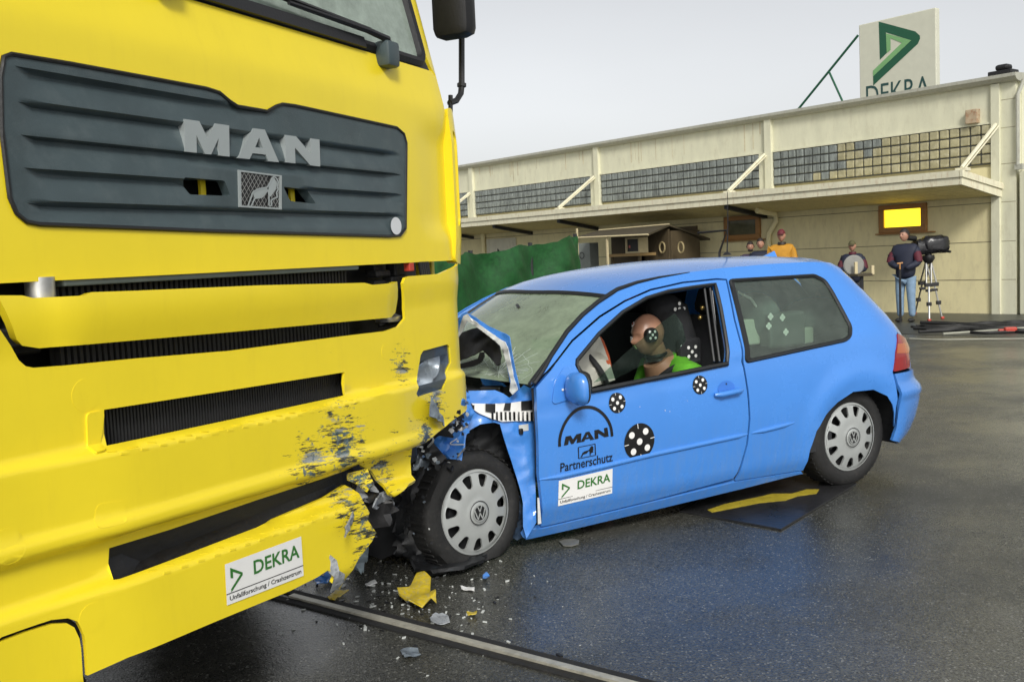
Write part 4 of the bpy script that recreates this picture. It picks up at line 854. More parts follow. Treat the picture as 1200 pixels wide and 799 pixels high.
# ---- left side
gut = tc_([(625.5, 449), (645, 417), (664, 388.5), (682, 369), (700, 354), (723, 339), (746, 331), (772, 325), (808, 319), (844, 314.5), (900, 309.5), (945, 307), (985, 308.5)])
hat = tc_([(997, 318), (1008, 334), (1022, 349), (1032, 361), (1044, 376), (1051, 389)])
tailg = tc_([(1046, 436), (1050.5, 455), (1052, 468), (1050, 478)])
arch = tc_([(1048, 500), (1048, 484), (1046, 474), (1040, 464), (1024, 456.5), (1000, 459), (982, 471), (968, 486), (957, 505), (949, 528), (941, 551)])
dg = tc_([(862, 563), (869.5, 546), (876.5, 520), (879.5, 490), (877.5, 460), (871.5, 424), (862, 375), (852, 327)])
dtop = tc_([(840, 326), (800, 330), (762, 338.5), (732, 351.5), (702, 370), (670, 398), (650, 424), (629, 452)])
qw = rpoly(tc_([(855, 329), (954, 323), (966, 329), (974, 341), (996.5, 383), (996, 394), (990, 398.5), (874.5, 423.5)]), .02)
fw = tc_([(676, 428), (676.5, 422), (702, 391), (730, 365.5), (758, 349), (784, 341), (812, 336.5), (838, 333), (844.5, 360), (852, 426), (770, 442.5), (692, 458)])
sp_out = gut+hat+tailg+arch+dg+dtop[:-1]
m = MB(); patch(m, SS, sp_out, [qw], .06, .04, th=.012, sgn=-1, edge=.03); m.build('side_panel', M['blue'], car, smooth=True, sharp=40)
e_ = .006
door_o = tc_([(628.5, 454), (651, 426.5), (671.5, 400), (703.5, 372), (733, 353.5), (763, 340.5), (800.5, 332), (840, 328), (850.5, 328.5), (860, 375), (869.5, 424), (875.5, 460), (877.5, 490), (874.5, 520), (867.5, 545), (859.5, 560.5), (760, 587), (634, 617), (631.5, 555), (629.5, 487)])
def SDo(a, z):                                      # small rolls pressed into the door: sill fold, line under the window
    return SS(a, z)+cl*(.006*math.exp(-((z-(.755+.09*(1.9-a)))/.014)**2))*(-1)
m = MB(); patch(m, SDo, door_o, [fw], .06, .035, th=.03, sgn=-1, edge=.03); door = m.build('door', M['blue'], car, smooth=True, sharp=40)
sill_o = tc_([(612.5, 629), (618, 621), (634, 619.5), (760, 589.5), (863, 564.5), (939, 552.5), (941, 555), (872, 572), (760, 599), (617, 632)])
m = MB(); patch(m, SS, sill_o, (), .06, .02, th=.03, sgn=-1, edge=.03); m.build('sill', M['blue'], car, smooth=True)
# gutter strip, door shadow gap backing
m = MB(); m.tube([SS(*p)+cl*.002 for p in dens(gut[:9], .05, False)], [.0125 if i < 12 else .0125*max(.12, 1-(i-12)/12) for i in range(len(dens(gut[:9], .05, False)))], 8); m.build('gutter_strip', M['seal'], car, smooth=True)
m = MB(); patch(m, SS, tc_([(626, 453), (853, 328), (864, 375), (873, 424), (881, 490), (863, 563), (640, 615), (631, 555)]), [fw], .1, th=.004, off=-.034, sgn=-1); m.build('gap_backing', M['black'], car)
# window seals and panes
def seal(pts, r, parent, name='window_seal', off=0): 
    b_ = MB(); b_.tube([SS(*p)-cl*off for p in dens(pts, .03)], r, 6, closed=True); return b_.build(name, M['seal'], parent, smooth=True)
seal(qw, .012, car, off=-.001); seal(fw, .011, door)
inset = lambda P, k: [tuple(np.mean(P, 0)+(np.array(p)-np.mean(P, 0))*(1-k)) for p in P]
m = MB(); patch(m, SS, qw, [inset(qw, .045)], .03, th=.002, off=.003, sgn=-1); m.build('window_band', M['seal'], car)
m = MB(); patch(m, SS, qw, (), .06, th=0, off=-.004, sgn=-1); m.build('quarter_window', M['carglass'], car, smooth=True)
m = MB(); patch(m, SS, [p for p in fw[-3:]]+tc_([(852, 431), (771, 447), (692, 462.5)])[0:3], (), .1, th=.004, off=.004, sgn=-1) if 0 else m.tube([SS(*p)+cl*.004 for p in dens([fw[-1], fw[-2], fw[-3]], .05, False)], .014, 6); m.build('window_scraper', M['seal'], door, smooth=True)
m = MB()
for dx in (0, 6.5): m.tube([SS(*p)-cl*.02 for p in tc_([(834.5-dx, 337), (846-dx, 424)])], .008, 6)
m.build('window_channel', M['seal'], door)
m = MB(); m.tube([SS(*p)-cl*.03 for p in tc_([(838.5, 341), (847, 424)])], .004, 5); m.build('channel_trim', M['alu'], door)
# moulding, handle, lock
def strip_on(pts, r, name, mm, parent, off=.0, fl=(1, 1)):
    b_ = MB(); P = dens(pts, .06, False); b_.tube([SS(*p)+cl*off for p in P], [r*(.35 if i in (0, len(P)-1) else 1) for i in range(len(P))], 10); return b_.build(name, mm, parent, smooth=True, sharp=80)
strip_on(tc_([(632, 562), (656, 558), (700, 547.8), (764, 532.5), (820, 520.5), (876, 508.5)]), .0145, 'moulding', M['blue'], door, -.002)
strip_on(tc_([(881, 507.5), (906, 501.5), (931, 495)]), .0145, 'moulding', M['blue'], car, -.002)
hc = tc_([(836, 462.5), (868, 456.5), (851, 455)])
m = MB(); c_ = hc[2]; patch(m, SS, circ(c_[0], c_[1]+.0, .06, .042, 24), (), .02, th=.0, off=.0025, sgn=-1); m.build('handle_recess', pbr('recess_shade_blue', (.045, .18, .60), .4), door, smooth=True)  # flat disc; the hollow's shade is put into a darker body blue
m = MB(); m.tube([SS(*hc[0])+cl*.012, SS(*tc_([(842, 461.5)])[0])+cl*.028, SS(*tc_([(862, 457.5)])[0])+cl*.028, SS(*hc[1])+cl*.012], [.011, .016, .016, .011], 10); hd = m.build('door_handle', M['blue'], door, smooth=True)
m = MB(); decal(m, SS, [circ(0, 0, 1, 1, 14)], lambda x, y: (c_[0]+.005*x, c_[1]+.025+.005*y), .004, -1); m.build('lock', M['seal'], hd)
# small paint chips
# ---- right side (mirror image, seen only through the glass)
fwr, qwr = fw, qw
m = MB(); patch(m, SSr, gut+hat+tailg+arch+dg+dtop[:-1], [qw], .1, .08, th=.012, sgn=1, edge=.06); m.build('side_panel', M['blue'], car, smooth=True)
m = MB(); patch(m, SSr, door_o, [fw], .1, .08, th=.03, sgn=1, edge=.06); m.build('door', M['blue'], car, smooth=True)
m = MB(); patch(m, SSr, sill_o, (), .1, .05, th=.03, sgn=1); m.build('sill', M['blue'], car, smooth=True)
m = MB(); patch(m, SSr, qw, (), .1, th=0, off=-.004, sgn=1); m.build('quarter_window', M['carglass'], car); m = MB(); patch(m, SSr, fw, (), .1, th=0, off=-.004, sgn=1); m.build('door_window', M['carglass'], car)
# ---- roof
gx = [sideP(*p) for p in gut]; gxs = sorted([(x, y, p[1]) for (x, y), p in zip(gx, gut)]); GX = [q[0] for q in gxs]; GY = [q[1] for q in gxs]; GZ = [q[2] for q in gxs]
gy = lambda x: float(np.interp(x, GX, GY)); gz = lambda x: float(np.interp(x, GX, GZ))
hdL = (lambda P: float((P-CO)@ch))(oncar((706, 346.5), .60))          # where the screen header meets the gutter
xr0 = GX[0]
def roofz(x, yn): 
    return gz(x)+(.050+.012*sst(.2, 1.0, x))*(1-abs(yn)**2.4)
def hdx(yn): return hdL+.10*(1-yn*yn)
def RF(u, yn):
    x = xr0-.03*(1-yn*yn)+(hdx(yn)-xr0+.03*(1-yn*yn))*u; return CW(x, gy(x)*yn*.995, roofz(x, yn)-.002)
m = MB(); m.grid(RF, np.linspace(0, 1, 30), np.linspace(-1, 1, 25)); m.grid(lambda u, yn: RF(u, yn)-np.array((0, 0, .02)), np.linspace(0, 1, 12), np.linspace(-1, 1, 13), True); roof = m.build('roof', M['blue'], car, smooth=True, sharp=60)
m = MB()
q0 = CW(.30, 0, roofz(.30, 0)-.0); 
m.tube([oncar((852, 297.5), .0), oncar((853, 262), .0), oncar((852.5, 225), .0)], [.005, .0035, .002], 6); m.lathe([(.03, 0), (.022, .012), (.008, .02)], oncar((852, 299), .0), ch, cl, (0, 0, 1), 12, True); m.build('aerial', M['black'], roof, smooth=True)
fpx = oncar((899, 300), .0); fx = float((fpx-CO)@ch); m = MB(); zr = roofz(fx, 0)
m.hexa([CW(fx+.07, -.02, zr-.01), CW(fx-.07, -.025, zr-.012), CW(fx-.07, .025, zr-.012), CW(fx+.07, .02, zr-.01), CW(fx-.03, -.005, zr+.024), CW(fx-.062, -.005, zr+.036), CW(fx-.062, .005, zr+.036), CW(fx-.03, .005, zr+.024)]); m.build('fin_aerial', M['blue'], roof)
# ---- windscreen
cwx = lambda yn: 2.05+.16*(1-yn*yn)
cbase = tc_([(625, 449)])[0]; cbx, cby = sideP(*cbase); cbz = cbase[1]
def WS(u, yn):
    t_ = hdx(yn)-.004; A = CW(t_, gy(t_)*yn*.965, roofz(t_, yn)-.012); xb = cbx+.16*(1-yn*yn); B = CW(xb, cby*.955*yn, cbz-.01+.02*(1-yn*yn))
    s_ = .018*4*u*(1-u); return A+(B-A)*u+(np.array((0, 0, .8))+ch*.5)*s_
m = MB(); m.grid(WS, np.linspace(0.0, 1, 24), np.linspace(-1, 1, 30)); wso = m.build('windscreen', M['screen'], car, smooth=True)
m = MB(); m.tube([WS(0, y) for y in np.linspace(-1, 1, 24)], .017, 6); m.tube([WS(u, 1) for u in np.linspace(0, 1, 12)], .012, 6); m.tube([WS(u, -1) for u in np.linspace(0, 1, 12)], .012, 6); m.build('windscreen_seal', M['seal'], wso, smooth=True)
m = MB(); rr = random.Random(9)
M['crack'] = pbr('crack_white', (.6, .68, .62), .4)
cc = (.93, .70)
for k in range(40):
    a = 2*pi*k/40+rr.uniform(-.1, .1); L_ = rr.uniform(.14, .55); p = [(cc[0], cc[1])]
    for s_ in range(5): p.append((p[-1][0]+L_/5*cos(a)*.9, p[-1][1]+L_/5*sin(a)*1.2)); a += rr.uniform(-.25, .25)
    p = [q for q in p if .02 < q[0] < .98 and -.97 < q[1] < .97]
    if len(p) > 1: m.tube([WS(*q)+np.array((0, 0, .002))+ch*.001 for q in p], .0011, 3)
for r_ in (.09, .2):
    p = [(cc[0]+r_*cos(a)*.9*rr.uniform(.9, 1.1), cc[1]+r_*1.2*sin(a)*rr.uniform(.9, 1.1)) for a in np.linspace(0, 2*pi, 30)]
    seg = []
    for q in p+[(9, 9)]:
        if .02 < q[0] < .98 and -.97 < q[1] < .97: seg.append(q)
        else:
            if len(seg) > 1: m.tube([WS(*s_)+np.array((0, 0, .002)) for s_ in seg], .0007, 3)
            seg = []
m.build('glass_crack', M['crack'], wso)
m = MB(); m.tube([WS(.18, .05), WS(.22, .15)], .009, 5); m.build('inner_mirror', M['seal'], wso)
# A pillar strip between glass and gutter (left and right)
for sg_ in (1, -1):
    b_ = MB(); n = 14; vs = []
    for i in range(n):
        u = i/(n-1); x = hdL+(cbx-hdL)*u; a = WS(u, sg_); c = CW(x, sg_*gy(x)*.998, gz(x)-.002); vs += [a, c]
    b_.add(vs+[v-np.array((0, 0, .02)) for v in vs], [(2*i, 2*i+1, 2*i+3, 2*i+2) for i in range(n-1)]+[(2*n+2*i, 2*n+2*i+2, 2*n+2*i+3, 2*n+2*i+1) for i in range(n-1)]); b_.build('pillar', M['blue'], car, smooth=True)
# ---- tail: hatch, lamp, bumper
def amid(z): 
    Lr = .50; return None
def acen(z):
    lo, hi = -3., 0.
    for _ in range(40):
        mid = (lo+hi)/2
        if sideP(mid, z)[1] > 0: hi = mid
        else: lo = mid
    return lo
for S_, sg_ in ((SS, -1), (SSr, 1)):
    zt = [1.36, 1.2, 1.05, .93, .8, .66, .6]
    ho_ = [(a-.012, z) for a, z in [gut[-1]]+hat]+tc_([(1060, 398), (1064, 431)])+[(acen(z)+.001, z) for z in zt[::-1]]
    m = MB(); patch(m, S_, ho_, (), .06, .05, th=.012, off=-.003, sgn=sg_, edge=.04); m.build('tailgate', M['blue'], car, smooth=True)
    tl = tc_([(1050.5, 391), (1061, 398), (1062.5, 410), (1065, 430), (1046.5, 435.5), (1049, 412)])
    m = MB(); patch(m, S_, rpoly(tl, .01), (), .02, th=.03, off=.008, sgn=sg_, edge=.01); to = m.build('tail_lamp', M['tail'], car, smooth=True)
    m = MB(); patch(m, S_, tc_([(1050.5, 403), (1062, 401), (1063, 414), (1049.5, 414)]), (), .02, th=.003, off=.0105, sgn=sg_, edge=.01); m.build('indicator', M['amber'], to, smooth=True)
    bo_ = tc_([(1047, 438), (1052, 455), (1053.5, 468), (1051, 482), (1049, 500), (1044, 516)])
    bo_ = bo_+[(-.60, .17), (-.8, .17)]+[(acen(z)+.001, z) for z in (.17, .3, .45, .55, .62)]+tc_([(1066, 434)])
    def SBp(a, z, S_=S_, sg_=sg_):
        return S_(a, z)+(-ch*.3+cl*(-sg_)*.6)*(.02*sst(.50, .53, z)*(1-sst(.555, .60, z))+.014)
    m = MB(); patch(m, SBp, bo_, (), .05, .02, th=.02, off=.0, sgn=sg_, edge=.03); m.build('rear_bumper', M['blue'], car, smooth=True, sharp=50)
# ---- wheel wells, floor, interior shell
m = MB(); wc = CW(0, .86, .315); A_ = np.linspace(-.25, pi+.25, 28)
for (r0q, h0q, r1q, h1q) in ((.30, -.30, .385, -.30), (.385, -.30, .385, -.05), (.02, -.30, .30, -.30)):
    m.grid(lambda a, k: wc+(r0q+(r1q-r0q)*k)*(cos(a)*ch+sin(a)*np.array((0, 0, 1)))+cl*(h0q+(h1q-h0q)*k), A_, [0, 1])
m.build('wheel_well', M['interior'], car)
m = MB(); m.box(CW(.95, 0, .26), (1.9, 1.3, .10), CMx); m.box(CW(-.3, 0, .42), (.5, 1.0, .3), CMx); m.build('floor_pan', M['interior'], car)
m = MB(); m.box(CW(1.0, .77, .5), (1.7, .03, .5), CMx); m.box(CW(1.0, -.77, .5), (1.7, .03, .5), CMx); m.box(CW(.1, .70, .7), (.5, .03, .3), CMx); m.build('inner_trim', M['interior'], car)
M['headliner'] = pbr('headliner', (.20, .20, .17), .9, var=.1)
m = MB(); m.grid(lambda u, yn: RF(u, yn)-np.array((0, 0, .035)), np.linspace(.02, .97, 12), np.linspace(-.95, .95, 9)); m.build('headliner', M['headliner'], car)
m = MB(); m.box(CW(1.93, 0, .78), (.32, 1.42, .2), CMx, .06); m.ball(CW(1.95, .35, .88), (.25, .22, .1), 14, 8); m.build('dashboard', M['interior'], car, smooth=True)
def seat(x, y, nm):
    b_ = MB(); b_.box(CW(x+.22, y, .50), (.52, .50, .16), CMx, .06); A_ = CMx @ np.array([[cos(.42), 0, -sin(.42)], [0, 1, 0], [sin(.42), 0, cos(.42)]]).T if 0 else CMx
    so_ = b_.build('seat', M['seatcloth'], car, smooth=True)
    b_ = MB(); q = [CW(x-.03, y, .52), CW(x-.16, y, .85), CW(x-.24, y, 1.08)]
    t_ = np.array(q[2])-np.array(q[0]); t_ /= np.linalg.norm(t_); fwd = np.cross(cl, t_); Rm = np.column_stack((fwd, cl, t_)); b_.box((q[0]+q[2])/2, (.16, .50, .60), Rm, .07); b_.build('backrest', M['seatcloth'], so_, smooth=True)
    b_ = MB(); b_.box(q[2]+t_*.10+fwd*.0, (.13, .30, .20), Rm, .06); b_.build('head_restraint', M['seatcloth'], so_, smooth=True); return so_
sL = seat(.93, .36, ''); sR = seat(1.02, -.36, '')
m = MB(); m.box(CW(.0, 0, .48), (.5, 1.3, .2), CMx, .06); m.box(CW(-.22, 0, .72), (.16, 1.3, .5), CMx, .06); m.build('rear_bench', M['seatcloth'], car, smooth=True)
m = MB(); cw_ = CW(1.62, .36, .83); ax = ch*-.85+np.array((0, 0, .5)); ax /= np.linalg.norm(ax); ey = np.cross(ax, cl); m.tube([cw_+.18*(cos(a)*cl+sin(a)*ey) for a in np.linspace(0, 2*pi, 29)[:-1]], .016, 8, closed=True); m.ball(cw_, .06); m.build('steering_wheel', M['interior'], car, smooth=True)
# ---- wheels
def wheel(C, ax, name, flat=0., torn=0.):
    ax = np.array(ax)/np.linalg.norm(ax); X = np.cross(ax, (0, 0, 1)); X /= np.linalg.norm(X); Z = np.cross(X, ax) if np.cross(X, ax)[2] > 0 else -np.cross(X, ax)
    b_ = MB(); prof = [(.19, -.20), (.27, -.205), (.295, -.19), (.307, -.165), (.307, -.04), (.300, -.022), (.287, -.006), (.262, .004), (.235, .006), (.215, -.004), (.205, -.012), (.19, -.04)]
    b_.lathe(prof, C, X, Z, ax, 56)
    for i in range(len(b_.v)):
        p = np.array(b_.v[i])
        if flat:
            if p[2] < .012: p += ax*(.012-p[2])*.5; p[2] = .012-.0+.002*noise.noise(Vector(p*30))
        if torn: q = Vector(p*7); p += np.array((noise.noise(q), noise.noise(q+Vector((9, 0, 0))), noise.noise(q+Vector((0, 9, 0)))))*torn*(1 if (p-C)@ax < -.02 else .15)
        b_.v[i] = tuple(p)
    wo = b_.build('wheel', M['rubber'], car, smooth=True, sharp=50)
    b_ = MB()
    for k in range(56):                                          # tread blocks as shallow grooves would be too fine: sipes round the shoulder
        a = 2*pi*k/56; d_ = cos(a)*X+sin(a)*Z
        p = C+d_*.3065
        if p[2] > .02: b_.box(p-ax*.10, (.012, .15, .006), np.column_stack((np.cross(ax, d_), ax, d_)))
    b_.build('tread', M['rubber'], wo)
    def H(a, b): r = math.hypot(a, b); return C+X*a+Z*b+ax*(.012-.016*sst(.10, .205, r)+.012*(1-sst(.03, .075, r))-.008*sst(.192, .205, r))
    holes = []
    for k in range(11):
        A = 2*pi*(k+.3)/11; q = []
        for (r, da) in ((.134, -.12), (.124, 0), (.134, .12), (.187, .165), (.192, 0), (.187, -.165)): q.append((r*cos(A+da), r*sin(A+da)))
        holes.append(rpoly(q, .012, 3))
    b_ = MB(); patch(b_, H, circ(0, 0, .206, .206, 64), holes, .018, th=.010, sgn=1 if np.cross(X, Z)@ax > 0 else -1, edge=.012); hb = b_.build('hubcap', M['hubcap'], wo, smooth=True, sharp=45)
    b_ = MB(); b_.lathe([(.199, .0), (.208, -.002), (.212, -.012), (.206, -.02)], C, X, Z, ax, 56); b_.build('outer_ring', M['hubcap'], hb, smooth=True)
    b_ = MB(); b_.lathe([(.0, -.05), (.20, -.05)], C, X, Z, ax, 32); b_.build('brake_shadow', M['black'], wo)
    sg_ = 1 if X @ ch < 0 else -1
    P = lambda x, y: C+X*(sg_*x)+Z*y+ax*.0262
    b_ = MB(); b_.add([P(*p) for p in circ(0, 0, .040, .040, 32)], [tuple(range(32))]); eb = b_.build('emblem', M['black'], hb)
    P2 = lambda x, y: C+X*(sg_*x)+Z*y+ax*.0275
    b_ = MB()
    for q in rail(circ(0, 0, .0385, .0385, 32)+[(.0385, 0)], .005)+rail([(-.013, .034), (0, .006), (.013, .034)], .006)+rail([(-.032, .018), (-.014, -.030), (0, .0), (.014, -.030), (.032, .018)], .006): b_.add([P2(*p) for p in q], [(0, 1, 2, 3)])
    b_.build('emblem_lines', M['hubcap'], eb)
    b_ = MB(); b_.lathe([(.056, .0275-.004), (.060, .0275-.004)], C, X, Z, ax, 32); b_.build('hub_ring', M['black'], hb)
    return wo
wheel(CW(0, .79, .305), cl, 'wheel')
wheel(CW(0, -.79, .305), -cl, 'wheel')
FWc = oncar((558.5, 600), .785); st_ = rad(13)
wheel(FWc, cl*cos(st_)-ch*sin(st_)+np.array((0, 0, .03)), 'wheel', 1, .03)
wheel(CW(2.45, -.74, .30), -cl, 'wheel', 1)
# ---- stickers and measuring markers on the door
def offdoor(off): return lambda a, z: SDo(a, z)
arc = tc_([(655.5, 523), (655.3, 515), (657.5, 505), (662, 494.5), (669, 485), (677, 479), (686, 476.5), (696, 477.5), (705, 483), (712, 491.5), (716, 501), (717, 511)])
arcs = smoothpoly(arc, 2, False)
st = thing('x', (0, 0, 0), '', ''); bpy.data.objects.remove(st)
m = MB(); decal(m, SDo, rail(arcs, .0165), lambda x, y: (x, y), .003, -1); ml = m.build('arch_logo', M['blackvinyl'], door)
f_ = bil(tc_([(660.5, 521.8), (713, 511), (711.5, 500.5), (662.5, 511.3)]))
m = MB()
for P, x0, x1 in ((LM, 0, .37), (LA, .36, .67), (LN, .68, 1)): decal(m, SDo, P, sub(f_, x0, 0, x1, 1), .003, -1)
m.build('logo_lettering', M['blackvinyl'], ml)
f_ = bil(tc_([(678, 537), (697.6, 533), (697, 519.8), (677.4, 523.8)]))
m = MB(); decal(m, SDo, rail([(0, 0), (1, 0), (1, 1), (0, 1), (0, 0)], .06), f_, .003, -1)
lz2 = lambda p: (.1+.8*(p[0]-170)/134., .08+.8*(1-(p[1]-458)/127.))
decal(m, SDo, [[lz2(p) for p in lion]], f_, .003, -1); m.build('lion_badge', M['blackvinyl'], ml)
f_ = bil(tc_([(656.3, 553), (717.8, 540), (717.5, 529.5), (656.5, 542.5)]))
m = MB(); decal(m, SDo, textpolys('Partnerschutz', .012), f_, .003, -1); m.build('door_lettering', M['blackvinyl'], door)
q_ = tc_([(653.6, 592.5), (717, 577.5), (717.6, 548.6), (654.6, 563)]); f_ = bil(q_)
m = MB(); decal(m, SDo, [[(i/5, 0), ((i+1)/5, 0), ((i+1)/5, 1), (i/5, 1)] for i in range(5)], f_, .003, -1); sk = m.build('door_sticker', M['whitetape'], door); dekra(SDo, f_, sk, -1)
def marker(px, r, rot=.12):
    c = tc_([px])[0]; R_ = lambda x, y: (c[0]-(x*cos(rot)-y*sin(rot)), c[1]+(x*sin(rot)+y*cos(rot)))
    m = MB(); P = circ(0, 0, r, r, 40); decal(m, SDo, [[(0, 0), P[i], P[(i+1) % 40]] for i in range(40)], R_, .0035, -1); o = m.build('measuring_marker', M['blackvinyl'], door)
    m = MB(); k = r*.46
    decal(m, SDo, [circ(x, y, r*.185, r*.185, 16) for x, y in ((0, 0), (k, k), (-k, k), (k, -k), (-k, -k))]+[[(-r*.02, r*.72), (r*.02, r*.72), (r*.02, r), (-r*.02, r)], [(-r*.02, -r), (r*.02, -r), (r*.02, -r*.72), (-r*.02, -r*.72)], [(r*.72, -r*.02), (r, -r*.02), (r, r*.02), (r*.72, r*.02)], [(-r, -r*.02), (-r*.72, -r*.02), (-r*.72, r*.02), (-r, r*.02)]], R_, .005, -1); m.build('marker_dots', M['whitetape'], o)
    return o
marker((749, 517), .097); marker((723, 472), .052); marker((820, 451), .050)
# paint chips and scrapes
m = MB(); rr = random.Random(4)
for (x, y) in ((803, 468), (806, 469.5), (779, 481), (785, 482), (750, 476)):
    c = tc_([(x, y)])[0]; decal(m, SDo, [[(rr.uniform(-.006, .006), rr.uniform(-.004, .004)) for _ in range(3)]], lambda a, b: (c[0]+a, c[1]+b), .002, -1)
c = tc_([(1017, 449)])[0]
m.build('paint_chip', M['whitetape'], door)
# ---- door mirror
mp0 = oncar((678.5, 455.5), .95)
m = MB(); m.ball(mp0, (1, 1, 1), 24, 16, lambda p, q: ch*(.055*q[0] if q[0] > 0 else .012*q[0])+cl*(.088*math.copysign(abs(q[1])**.75, q[1]))+np.array((0, 0, .082*math.copysign(abs(q[2])**.72, q[2])+.01*q[0]))); m.tube([SS(*tc_([(668, 461)])[0]), mp0-np.array((0, 0, .05))], .035, 10)
dm = m.build('door_mirror', M['blue'], door, smooth=True)
m = MB(); m.ball(mp0-ch*.014, (1, 1, 1), 24, 12, lambda p, q: ch*(.010*q[0])+cl*(.086*math.copysign(abs(q[1])**.75, q[1]))+np.array((0, 0, .079*math.copysign(abs(q[2])**.72, q[2])))); m.build('mirror_glass', pbr('mirror_dark', (.10, .12, .13), .1, .6), dm, smooth=True)
m = MB(); patch(m, SS, rpoly(tc_([(646.5, 471), (649, 449), (659, 431), (674, 426), (672, 466), (650, 473)]), .03), (), .03, th=.006, off=.007, sgn=-1); m.build('mirror_base', M['blue'], dm, smooth=True)
m = MB(); c = tc_([(658.5, 456.5)])[0]; m.ball(SS(*c)+cl*.009, .007, 8, 5); m.build('screw', M['whitetape'], dm)
# ================================================================== CRUSHED NOSE
def cut(name, px, P, n, mat_, parent, th=.003, jit=0., step=.05, k=(0, 0)):
    """torn or bent sheet: outline seen at px, lying on plane (P,n), bent by k and crumpled by jit"""
    n = np.array(n, float); n /= np.linalg.norm(n); c = np.mean(np.array(px), 0)/100.
    if n @ (CAM-np.array(P)) < 0: n = -n
    def S(a, b):
        q = onplane(100*a, 100*b, P, n); d = q-CAM; d /= np.linalg.norm(d)
        h = k[0]*(a-c[0])+k[1]*(b-c[1])+jit*(noise.noise(Vector((a*7, b*7, c[0])))+.5*noise.noise(Vector((a*19, b*19, c[1]))))
        return q-d*h
    m = MB(); patch(m, S, [(x/100., y/100.) for x, y in px], (), step, th=th, sgn=-1); return m.build(name, mat_, parent, smooth=True, sharp=48)
FP = CW(2.3, .79, 0)
fend = [(549, 458), (565, 457.5), (580, 457), (590, 461), (597, 466), (604, 460), (614, 451), (623.5, 456), (626, 469), (626.6, 520), (627.3, 559), (628.5, 612), (617, 631), (613, 617), (613, 590), (610, 575), (606, 561), (598, 536), (591, 515), (586, 497), (580, 495), (574, 495.5), (563, 497), (552, 503), (547, 507), (545.5, 515), (544.5, 530), (541, 540), (537, 540), (531, 531), (527, 522), (533, 510), (540, 502), (548, 492), (551, 478), (549, 470)]
fn_ = cl+ch*.10+np.array((0, 0, .12))
fender = cut('fender', fend, FP, fn_, M['blue'], car, .004, .016, .05)
# measuring tape in black and white blocks
tapeo = [(552, 472.5), (575, 473), (598, 472), (611, 470), (626, 468.8), (626.2, 493), (605, 493.2), (588, 494), (575, 490), (562, 484.5), (552, 478)]
tape = cut('measuring_tape', tapeo, CW(2.3, .795, 0)+cl*.012, fn_, M['whitetape'], fender, .001, .016, .05)
for i, q in enumerate([[(569, 473), (580.5, 473), (580.5, 484), (569, 482)], [(552, 472.5), (556, 472.5), (556, 480), (552, 478)], [(592, 472.3), (599, 472), (598, 481), (590, 481)], [(611, 470), (624, 469), (624, 480), (611, 481)]]+[[(576+x*5.1, 482.5), (578.4+x*5.1, 482.5), (578.6+x*5.1, 492.5+.12*x), (576.2+x*5.1, 491+.2*x)] for x in range(0, 10)]):
    cut('tape_block', q, CW(2.3, .795, 0)+cl*.018, fn_, M['blackvinyl'], tape, .001, .016, .05)
m = MB(); q0 = onplane(613, 501, FP, fn_); m.box(q0+cl*.006, (.055, .004, .034), CMx, .001); fl_ = m.build('lamp_socket', M['primer'], fender)
m = MB(); m.box(q0+cl*.012-np.array((0, 0, .015))+ch*.02, (.02, .02, .03), CMx, .005); m.build('bulb_holder', M['black'], fl_)
m = MB()
for q in ((626.8, 470), (627.2, 520), (627.6, 575)): pass
cut('door_gap_strip', [(629.8, 583), (632, 583), (634.5, 613), (630.5, 614)], SS(*tc_([(631, 600)])[0])+cl*.004, cl, M['primer'], car, .002)  # narrow pale strip in the gap between fender and door
# hood: thrown up and folded, its rear edge rising ahead of the windscreen
HP = CW(2.30, .72, 0); hdv = CW(2.80, -.45, 0)-HP; hn = np.cross(hdv, (0, 0, 1.)); 
hood = cut('hood', [(541, 368), (546, 365.5), (556, 371.5), (574, 383), (592, 391), (597, 394.5), (599.5, 412), (604, 436), (609, 455), (604, 461), (600.5, 462), (596, 440), (592, 420), (588, 405), (583, 399), (570, 389), (560, 383.5), (548, 376), (546, 378), (541, 388), (537, 396), (532, 401), (532, 385)], HP, hn, M['blue'], car, .004, .02, .04)
cut('hood_flange', [(543, 370), (547.5, 368), (551, 372), (570, 386), (585, 396.5), (592, 401), (595, 408), (599, 427), (602.5, 444), (606.5, 456), (600.5, 462.5), (597, 458), (598.5, 446), (595, 432), (591, 417), (586, 405), (578, 398), (563, 386.5), (551, 378), (547, 376), (541, 389), (536.5, 396), (539, 381)], HP-hn/np.linalg.norm(hn)*-.012 if hn@(CAM-HP) > 0 else HP-hn/np.linalg.norm(hn)*.012, hn, M['primer'], hood, .004, .035, .03)
HB = HP+(ch*.06)
cut('hood_insulation', [(530, 396), (540, 390), (552, 385.5), (561, 383.5), (568, 388), (575, 393), (584, 404), (587, 416), (585, 426), (582, 428.5), (575, 420), (566, 411), (554, 416), (540, 422.5), (528, 424)], HP-ch*.06, hn, M['black'], hood, .012, .03, .05, (.1, .1))
cut('hood_hinge', [(528, 424), (536, 427), (548, 424), (560, 420), (562, 413), (566, 412.5), (566.5, 418), (563, 425), (554, 429.5), (540, 432), (528, 436)], HP-ch*.03, hn, M['black'], hood, .012, .0, .05)
m = MB(); m.tube([onplane(533.5, 400, HP-ch*.10, hn), onplane(546, 456, HP-ch*.10, hn)], .006, 6); m.build('hood_prop', M['steel'], car)
